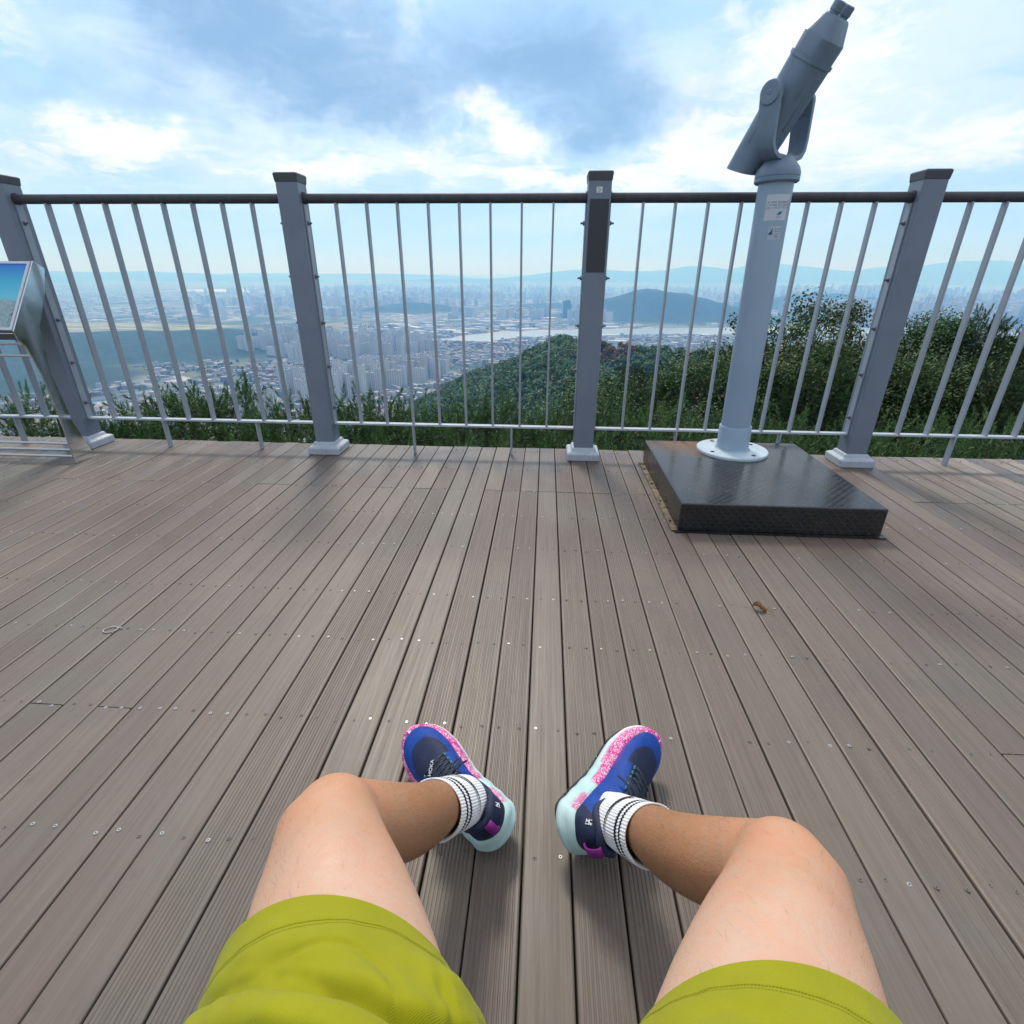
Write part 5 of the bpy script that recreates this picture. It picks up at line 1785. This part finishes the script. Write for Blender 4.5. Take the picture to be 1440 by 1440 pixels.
def build_plants():
    pines = [(2.2,) + pine_variant(21, 2.2, .80, 46, 62), (2.6,) + pine_variant(22, 2.6, .90, 54, 62), (1.9,) + pine_variant(23, 1.9, .70, 40, 62),
             (3.0,) + pine_variant(24, 3.0, 1.0, 60, 62)]
    big = [(4.4,) + pine_variant(31, 4.4, 1.9, 84, 64, .085, .010, .62, .30, 6), (4.8,) + pine_variant(32, 4.8, 2.1, 90, 64, .085, .010, .52, .30, 6)]
    airy = [(4.2,) + leafy_variant(41, 4.2, .55, 4600, .055, .75, (.036, .080, .024)), (4.0,) + leafy_variant(42, 4.0, .5, 4400, .055, .75, (.046, .088, .026))]
    dense = [(3.6,) + leafy_variant(51, 3.6, 1.2, 22000, .05, 2.0, (.036, .088, .027)), (3.8,) + leafy_variant(52, 3.8, 1.2, 22000, .05, 2.2, (.046, .096, .029))]
    masters = {}
    # (x, y, z of the top, kind)
    spots = []
    rd = random.Random(12)
    def at(px, py, Y):     # a bearing from the viewpoint becomes a place on the slope
        q = _fw + _r * ((px - 720) / 735.66) - _u * ((py - 720) / 735.66); k = Y / q.y
        return q.x * k, Y, EYE + q.z * k
    front = [(8, 520, 3.7), (60, 556, 3.5), (165, 566, 3.7), (205, 540, 4.0), (258, 532, 3.8), (298, 522, 3.9), (335, 560, 3.6), (392, 566, 3.6), (425, 541, 3.9), (470, 560, 3.7), (512, 544, 4.0), (556, 548, 4.1),
             (600, 574, 3.9), (648, 556, 4.4), (686, 540, 4.6), (730, 572, 4.6), (790, 556, 4.9), (845, 548, 4.8), (905, 560, 4.4), (960, 556, 4.9),
             (1010, 572, 4.6), (1100, 566, 4.6), (1236, 574, 4.4), (1345, 580, 4.2), (1440, 575, 4.2)]
    for px, py, Y in front: spots.append((*at(px, py, Y), 'pine'))
    low = [(120, 592, 3.35), (240, 588, 3.35), (350, 594, 3.3), (450, 592, 3.35), (540, 596, 3.35), (640, 598, 3.4), (720, 596, 3.45), (800, 598, 3.45), (880, 600, 3.4), (960, 596, 3.45), (1080, 598, 3.4), (1180, 598, 3.4), (1290, 604, 3.35), (1400, 604, 3.35)]
    for px, py, Y in low: spots.append((*at(px, py, Y), 'pine'))
    for px, py, Y, k in [(1052, 500, 10.5, 'big'), (1086, 468, 10, 'dense'), (1122, 436, 9.4, 'airy'), (1166, 424, 9.0, 'airy'), (1196, 490, 8, 'dense'), (1218, 452, 9.6, 'big'), (1276, 446, 10.5, 'big'), (1150, 500, 7.2, 'big'),
                         (1105, 515, 7.4, 'dense'), (1255, 490, 8.2, 'big'), (1312, 462, 9.5, 'dense'), (1330, 452, 11, 'big'), (1378, 437, 10.5, 'big'), (1420, 447, 9.2, 'dense'), (1455, 440, 10, 'big'), (1350, 500, 7.6, 'big'), (1412, 505, 7.2, 'big'),
                         (1300, 512, 7.2, 'dense'), (1520, 440, 9, 'big'), (985, 520, 9.5, 'big'), (1010, 505, 12, 'dense'), (930, 535, 9.5, 'dense'), (880, 530, 11, 'big'), (855, 515, 14, 'big'), (960, 512, 15, 'dense'), (905, 508, 17, 'big'),
                         (1040, 530, 7.6, 'dense'), (1020, 484, 19, 'dense'), (1062, 478, 16, 'big'), (755, 565, 8.5, 'dense'), (820, 545, 9, 'dense')]:
        spots.append((*at(px, py, Y), k))
    desc = {'pine': ('young_pine', 'bushy young pine with pale upright shoots', 'pine bush', 'young pines growing just beyond the railing'),
            'big': ('pine_tree', 'dark dense pine tree', 'pine tree', 'pine trees on the slope beyond the railing'),
            'airy': ('slender_tree', 'slender open leafy tree', 'tree', None),
            'dense': ('leafy_tree', 'full leafy green tree', 'tree', 'leafy trees on the slope beyond the railing')}
    pool = {'pine': pines, 'big': big, 'airy': airy, 'dense': dense}
    made = []
    for i, (x, y, zt, kind) in enumerate(spots):
        zg = ground_z(x, y) - .05
        if kind in ('big', 'dense'): zt += rd.uniform(-.22, .16)
        H = max(1.2, zt - zg)
        lst = pool[kind]
        j = min(range(len(lst)), key=lambda q: abs(lst[q][0] - H) + rd.random() * 1.6)
        h0, crown, tr = lst[j]
        key = (kind, j)
        if key not in masters:
            root = variant_tree(desc[kind][0], crown, tr); masters[key] = root; o = root
        else:
            o = copy_tree(masters[key])
        k = max(.82, min(1.15, H / h0))
        w = k * rd.uniform(.95, 1.12)
        o.location = (x, y, zt - h0 * k); o.scale = (w, w, k); o.rotation_euler = (0, 0, rd.uniform(0, 6.28))
        made.append((kind, x * FY / y, y, o))
    for kind in desc:
        nm, text, cat, grp = desc[kind]
        for a, b, where in PANELS:
            L_ = [m for m in made if m[0] == kind and a <= m[1] < b]
            rows_ = ([m for m in L_ if m[2] < 3.46], [m for m in L_ if m[2] >= 3.46]) if kind == 'pine' else (L_,)
            for rn, rw in enumerate(rows_):
                rw = sorted(rw, key=lambda m: m[1])
                for q, m in enumerate(rw):
                    t_ = text
                    if kind == 'pine': t_ = ('low deck-edge pine' if rn == 0 else 'young pine with upright shoots')
                    tag(m[3], f"{t_} {where}, {ORD[q]}" if len(rw) > 1 else f"{t_} {where}", cat, grp)


build_plants()


# ------------------------------------------------------------------ wooded slope as one mass
def build_forest():
    rg = np.random.default_rng(77)
    Vs = []; Cs = []
    def clumps(n_try, r0, r1, sp, nq, size, hmin, hmax, az0=-14, az1=48):
        az = np.radians(rg.uniform(az0, az1, n_try)); r = np.sqrt(rg.uniform(r0 * r0, r1 * r1, n_try))
        x, y = r * np.sin(az), r * np.cos(az)
        h, w = terrain(x, y)
        ok = (w > .8) & (h > -285)
        # line of sight: keep what the deck can see
        vis = np.ones(len(x), bool)
        ang = np.arctan2(h + 6 - EYE, r)
        for f in (.15, .3, .45, .6, .75, .88):
            hh, _ = terrain(x * f, y * f)
            vis &= np.arctan2(hh + 1 - EYE, r * f) < ang + .01
        ok &= vis
        x, y, h = x[ok], y[ok], h[ok]
        N = len(x)
        H = rg.uniform(hmin, hmax, N); W = H * rg.uniform(.32, .5, N)
        c = np.stack([x, y, h + H * .58], 1)
        d = rg.normal(0, 1, (N, nq, 3)); d /= np.linalg.norm(d, axis=2, keepdims=True)
        d[..., 2] = np.where(d[..., 2] < -.35, -d[..., 2], d[..., 2])
        lump = 1 + .25 * np.sin(d[..., 0] * 5 + rg.uniform(0, 6, (N, 1))) * np.cos(d[..., 1] * 4 + d[..., 2] * 3)
        rad = rg.uniform(.72, 1.06, (N, nq)) * lump
        p = c[:, None, :] + d * rad[..., None] * np.stack([W, W, H * .45], 1)[:, None, :]
        nd = d + rg.normal(0, .32, d.shape); nd /= np.linalg.norm(nd, axis=2, keepdims=True)
        a = np.cross(nd, rg.normal(0, 1, d.shape)); a /= np.linalg.norm(a, axis=2, keepdims=True); b = np.cross(nd, a)
        s = (size * rg.uniform(.6, 1.25, (N, nq)))[..., None]
        V = np.stack([p - a * s, p + b * s * .7, p + a * s, p - b * s * .7], 2).reshape(-1, 4, 3)
        tone = np.array([.052, .128, .042]) * rg.uniform(.72, 1.3, (N, 1)) * np.stack([rg.uniform(.75, 1.55, N), np.ones(N), rg.uniform(.7, 1.2, N)], 1)
        brown = rg.random(N) < .012
        tone[brown] = (.085, .045, .025)
        C = tone[:, None, :] * rg.uniform(.85, 1.15, (N, nq, 1))
        # one patch of bare, reddish crowns right of the summit
        Vs.append(V); Cs.append(C.reshape(-1, 3))
        return N
    a = clumps(900, 17, 60, 0, 620, .125, 2.6, 4.6, -22, 50)
    b = clumps(2600, 60, 170, 0, 240, .32, 4.0, 6.5)
    c = clumps(9000, 170, 520, 0, 84, .68, 4.5, 8.0)
    d = clumps(7000, 520, 900, 0, 16, 1.9, 5, 9.0, -20, 20)
    V = np.concatenate(Vs); C = np.concatenate(Cs)
    ctr = V.mean(1)
    red = np.hypot((ctr[:, 0] - 52) / 26, (ctr[:, 1] - 445) / 60) < 1
    C[red] = C[red] * np.array([2.1, .62, 1.1])
    o = link_mesh('hillside_forest', quad_mesh('hillside_forest', V, LEAF_M, C))
    tag(o, kind='stuff')


build_forest()


# ------------------------------------------------------------------ the town on the plain
def town_mat():
    m, t, b, a = attr_mat('town_walls', 0.7, 0.3)
    return m


def in_poly(x, y, poly):
    inside = np.zeros(x.shape, bool); n = len(poly)
    for i in range(n):
        x0, y0 = poly[i]; x1, y1 = poly[(i + 1) % n]
        c = ((y0 > y) != (y1 > y)) & (x < (x1 - x0) * (y - y0) / (y1 - y0 + 1e-12) + x0)
        inside ^= c
    return inside


APT_N = [(-1360, 2440), (-1177, 2034), (-846, 1850), (-640, 1985), (-444, 2130), (-500, 2370), (-860, 2480)]
APT_S = [(-640, 1590), (-463, 1670), (-330, 1790), (-300, 1700), (-345, 1540), (-446, 1390), (-520, 1330)]
APT_W = [(-760, 1450), (-613, 1520), (-480, 1300), (-560, 1205)]
APT_L = [(-700, 1120), (-600, 1140), (-585, 1090), (-690, 1070)]


def apartment_variants():
    win, t, b = new_mat('apartment_facade', (0.6, 0.6, 0.6), 0.6, 0, 0.3)
    g = t.node('ShaderNodeTexCoord').outputs['Object']
    sp = t.node('ShaderNodeSeparateXYZ', {0: g}).outputs
    col_ = t.mapr(t.math('FRACT', t.math('DIVIDE', t.math('ADD', sp[0], t.math('MULTIPLY', sp[1], 1.0)), 7.0)), 0.52, 0.56)
    flo = t.mapr(t.math('FRACT', t.math('DIVIDE', sp[2], 3.0)), 0.45, 0.5)
    w = t.math('MULTIPLY', col_, flo)
    oi = t.node('ShaderNodeObjectInfo')
    wall = t.mix(oi.outputs['Random'], (0.46, 0.46, 0.45), (0.60, 0.61, 0.62))
    c = t.mix(t.math('MULTIPLY', w, 0.85), wall, (0.09, 0.12, 0.15))
    # a coloured gable band as on many estates
    c = t.mix(t.math('MULTIPLY', t.mapr(t.math('ABSOLUTE', sp[0]), 13.0, 13.3), t.mapr(oi.outputs['Random'], 0.6, 0.62)), c, (0.42, 0.46, 0.50))
    t.l.new(c, b.inputs['Base Color'])
    roof = new_mat('apartment_roof', (0.28, 0.30, 0.31), 0.8)[0]
    out = []
    for kind in range(5):
        mb = MB()
        L_, W_, H_ = [(30, 13, 72), (42, 13, 64), (24, 20, 84), (54, 13, 55), (26, 15, 78)][kind]
        mb.box((0, 0, H_ / 2 - 2), (L_, W_, H_ + 4))
        mb.box((0, W_ / 2 + 1.5, H_ / 2), (L_ * .22, 3.2, H_ + 5))
        if kind in (0, 2, 4): mb.box((L_ * .32, -W_ / 2 - 1.2, H_ / 2 - 3), (L_ * .28, 2.6, H_ - 6))
        mb.m = 1
        mb.box((0, 0, H_ + .3), (L_ + .8, W_ + .8, .9)); mb.box((L_ * .12, .5, H_ + 3), (6, 5, 5)); mb.box((-L_ * .26, .5, H_ + 2.4), (4, 4, 4))
        o = mb.build('apartment_block', [win, roof])
        out.append(o)
    return out


def build_town():
    rg = np.random.default_rng(5)
    var = apartment_variants()
    used = [False] * 5
    wherein = [(APT_N, 150, 'pale high-rise apartment block in the long farther estate beyond the second railing post', 'apartment blocks of the farther estate', -.38, (46, 34)),
               (APT_S, 96, 'pale high-rise apartment block in the nearer estate beside the wooded hill', 'apartment blocks of the nearer estate', -.5, (40, 30)),
               (APT_W, 28, 'white apartment block in the small estate seen just left of the second railing post', 'apartment blocks of the small estate', -.35, (42, 30)),
               (APT_L, 5, 'white apartment block in the short row low at the left, above the young pines', 'apartment blocks of the short row', -.2, (30, 26))]
    occupied = []
    for poly, n, label, grp, rot, (sx, sy) in wherein:
        xs = [p[0] for p in poly]; ys = [p[1] for p in poly]
        cx, cy = np.mean(xs), np.mean(ys)
        pts = []
        c, s = math.cos(rot), math.sin(rot)
        for i in range(-40, 41):
            for j in range(-40, 41):
                u = i * sx * .9 + (j % 2) * sx * .5 + rg.normal(0, 2); v = j * sy * 1.5 + rg.normal(0, 2)
                if (i + 40) % 9 == 0: continue
                x, y = cx + u * c - v * s, cy + u * s + v * c
                if in_poly(np.array([x]), np.array([y]), poly)[0]: pts.append((x, y))
        rg.shuffle(pts); pts = pts[:n]
        for (x, y) in pts:
            k = int(rg.integers(0, 5))
            o = var[k] if not used[k] else var[k].copy()
            if used[k]: col.objects.link(o)
            used[k] = True
            o.location = (x, y, PLAIN); o.rotation_euler = (0, 0, rot + rg.choice((0, 0, 0, math.pi, .5)) + rg.normal(0, .04)); o.scale = (rg.uniform(.8, 1.02),) * 2 + (rg.uniform(.72, 1.0),)
            tag(o, label, 'apartment block', grp); occupied.append((x, y))
    occ = np.array(occupied)
    wall = town_mat()

    def boxes(x, y, l, w, h, rot, colr, roofc):
        n = len(x); c, s = np.cos(rot), np.sin(rot)
        z0, _ = terrain(x, y)
        z0 = z0 - 2; z1 = z0 + 2 + h
        crn = []
        for sx, sy in ((-1, -1), (1, -1), (1, 1), (-1, 1)):
            u, v = sx * l / 2, sy * w / 2
            crn.append((x + u * c - v * s, y + u * s + v * c))
        lo = [np.stack([a, b, z0], 1) for a, b in crn]; hi = [np.stack([a, b, z1], 1) for a, b in crn]
        Q = [np.stack([hi[0], hi[1], hi[2], hi[3]], 1)]; C = [roofc]
        for i in range(4):
            j = (i + 1) % 4
            Q.append(np.stack([lo[i], lo[j], hi[j], hi[i]], 1)); C.append(colr)
        return np.concatenate(Q), np.concatenate(C)

    def riv_mask(x, y):
        nx, ny = zip(*RIV_NEAR); fx, fy = zip(*RIV_FAR)
        return (y > np.interp(x, nx, ny) - 40) & (y < np.interp(x, fx, fy) + 50) & (x > -900)

    def scatter(n, r0, r1, az0, az1, pw=1.0):
        az = np.radians(rg.uniform(az0, az1, n)); r = r0 + (r1 - r0) * rg.random(n) ** pw
        x, y = r * np.sin(az), r * np.cos(az)
        h, w = terrain(x, y)
        ok = (w < .25) & (h < PLAIN + 60) & ~riv_mask(x, y)
        for p in (APT_N, APT_S, APT_W, APT_L): ok &= ~in_poly(x, y, p)
        ok &= ~(np.hypot((x + 2500) / 1000, (y - 3000) / 300) < 1)
        return x[ok], y[ok]

    VQ = []; CQ = []
    # low houses and shops
    x, y = scatter(15000, 1000, 3000, -52, 30)
    g = vnoise(x, y, 180, 4) + .5 * vnoise(x, y, 60, 6); k = g > -.22; x, y = x[k], y[k]; n = len(x)
    pal = np.array([(.55, .55, .55), (.42, .41, .40), (.62, .60, .56), (.36, .22, .17), (.30, .31, .33), (.68, .69, .70)])
    rpal = np.array([(.50, .51, .52), (.30, .31, .32), (.12, .26, .22), (.62, .63, .64), (.36, .20, .15), (.16, .26, .40), (.72, .73, .74), (.40, .40, .40)])
    rot = np.round(vnoise(x, y, 420, 2) * 6) * .35 + rg.normal(0, .05, n)
    q, c = boxes(x, y, rg.uniform(8, 22, n), rg.uniform(8, 15, n), rg.choice([4, 6, 9, 12, 15, 18], n, p=[.15, .25, .25, .2, .1, .05]), rot, pal[rg.integers(0, len(pal), n)] * rg.uniform(.45, .8, (n, 1)), rpal[rg.integers(0, len(rpal), n)] * .62)
    VQ.append(q); CQ.append(c)
    o = link_mesh('low_houses', quad_mesh('low_houses', VQ[-1], wall, CQ[-1])); tag(o, kind='stuff')
    # workshops, warehouses
    x, y = scatter(5200, 2500, 9500, -50, 40, .8)
    g = vnoise(x, y, 700, 14); k = g > -.2; x, y = x[k], y[k]; n = len(x)
    rot = np.round(vnoise(x, y, 800, 2) * 6) * .3 + .1
    q, c = boxes(x, y, rg.uniform(25, 110, n), rg.uniform(18, 45, n), rg.uniform(6, 14, n), rot, np.array([(.5, .51, .52)]) * rg.uniform(.7, 1.2, (n, 1)), np.array([(.50, .51, .53), (.36, .38, .4), (.10, .22, .40), (.60, .60, .60), (.22, .24, .26)])[rg.integers(0, 5, n)])
    o = link_mesh('workshops', quad_mesh('workshops', q, wall, c)); tag(o, kind='stuff')
    # far towers standing in estates
    X_, Y_ = [], []
    cl = []
    for i in range(150):
        az = math.radians(rg.uniform(-30, 46)); r = rg.uniform(3900, 12500)
        cl.append((r * math.sin(az), r * math.cos(az), rg.integers(6, 26), rg.uniform(120, 300)))
    for i in range(34):     # the dense high-rise quarter to the right
        az = math.radians(rg.uniform(23, 46)); r = rg.uniform(4300, 7600)
        cl.append((r * math.sin(az), r * math.cos(az), rg.integers(14, 30), rg.uniform(150, 330)))
    hx = []
    for (cx, cy, m_, sp) in cl:
        x = cx + rg.normal(0, sp, m_); y = cy + rg.normal(0, sp * .6, m_)
        X_.append(x); Y_.append(y); tall = 1.0 + (.75 if math.degrees(math.atan2(cx, cy)) > 22 else 0) * rg.uniform(.5, 1.2)
        hx.append(np.full(m_, tall))
    x = np.concatenate(X_); y = np.concatenate(Y_); hh = np.concatenate(hx)
    h, w = terrain(x, y); k = (w < .25) & ~riv_mask(x, y); x, y, hh = x[k], y[k], hh[k]; n = len(x)
    q, c = boxes(x, y, rg.uniform(22, 50, n), rg.uniform(13, 22, n), rg.uniform(42, 84, n) * hh, rg.choice([.2, -.3, .9], n), np.array([(.42, .43, .44), (.5, .5, .5), (.34, .36, .39)])[rg.integers(0, 3, n)], np.full((n, 3), .45))
    o = link_mesh('distant_towers', quad_mesh('distant_towers', q, wall, c)); tag(o, kind='stuff')
    # one taller dark tower across the river, with paler ones beside it
    dk = painted('dark_glass_tower', (0.06, 0.10, 0.15), 0.3, 0.1, 0.1)
    mb = MB(); mb.box((0, 0, 60), (52, 30, 120)); mb.box((4, 0, 123), (30, 18, 8)); mb.box((0, -17, 8), (70, 8, 16))
    o = mb.build('dark_tower', dk); o.location = (140, 3900, PLAIN); o.rotation_euler = (0, 0, .1)
    tag(o, 'dark blue glass tower standing alone across the river, left of the middle post', 'tower')
    for i in range(7):
        o = var[i % 5].copy(); col.objects.link(o); o.location = (150 + i * 42 + (i % 2) * 14, 3560 + (i % 3) * 50, PLAIN); o.rotation_euler = (0, 0, .2); o.scale = (1, 1, 1.15)
        tag(o, 'pale apartment block in the riverside cluster below the dark glass tower', 'apartment block', 'apartment blocks by the river')
    # the elevated road and bridge by the river
    conc = painted('bridge_concrete', (0.42, 0.42, 0.41), 0.8, 0.1, .05)
    mb = MB()
    a, b_ = Vector((-560, 2520, PLAIN + 14)), Vector((-150, 2440, PLAIN + 12))
    d = (b_ - a); L_ = d.length; rt = math.atan2(d.y, d.x); M3 = Matrix.Rotation(rt, 3, 'Z')
    mb.box((a + b_) / 2, (L_, 18, 2.2), M3)
    for i in range(11):
        q = a.lerp(b_, (i + .5) / 11); mb.box((q.x, q.y, PLAIN + 6), (3, 10, 12), M3)
    o = mb.build('road_bridge', conc); tag(o, 'long low pale road bridge on piers near the river bank', 'bridge')
    # street trees and parks
    x, y = scatter(9000, 1000, 3600, -52, 25)
    g = vnoise(x, y, 140, 21); k = g > .12; x, y = x[k], y[k]; n = len(x)
    nq = 10
    h, _ = terrain(x, y); H = rg.uniform(6, 12, n)
    cc = np.stack([x, y, h + H * .55], 1)
    dd = rg.normal(0, 1, (n, nq, 3)); dd /= np.linalg.norm(dd, axis=2, keepdims=True)
    p = cc[:, None] + dd * np.stack([H * .5, H * .5, H * .45], 1)[:, None]
    a_ = np.cross(dd, rg.normal(0, 1, dd.shape)); a_ /= np.linalg.norm(a_, axis=2, keepdims=True); bb = np.cross(dd, a_)
    s = 2.6
    V = np.stack([p - a_ * s, p + bb * s, p + a_ * s, p - bb * s], 2).reshape(-1, 4, 3)
    C = np.repeat(np.array([.03, .055, .022]) * rg.uniform(.7, 1.4, (n, 1)), nq, 0)
    o = link_mesh('street_trees', quad_mesh('street_trees', V, LEAF_M, C)); tag(o, kind='stuff')


build_town()
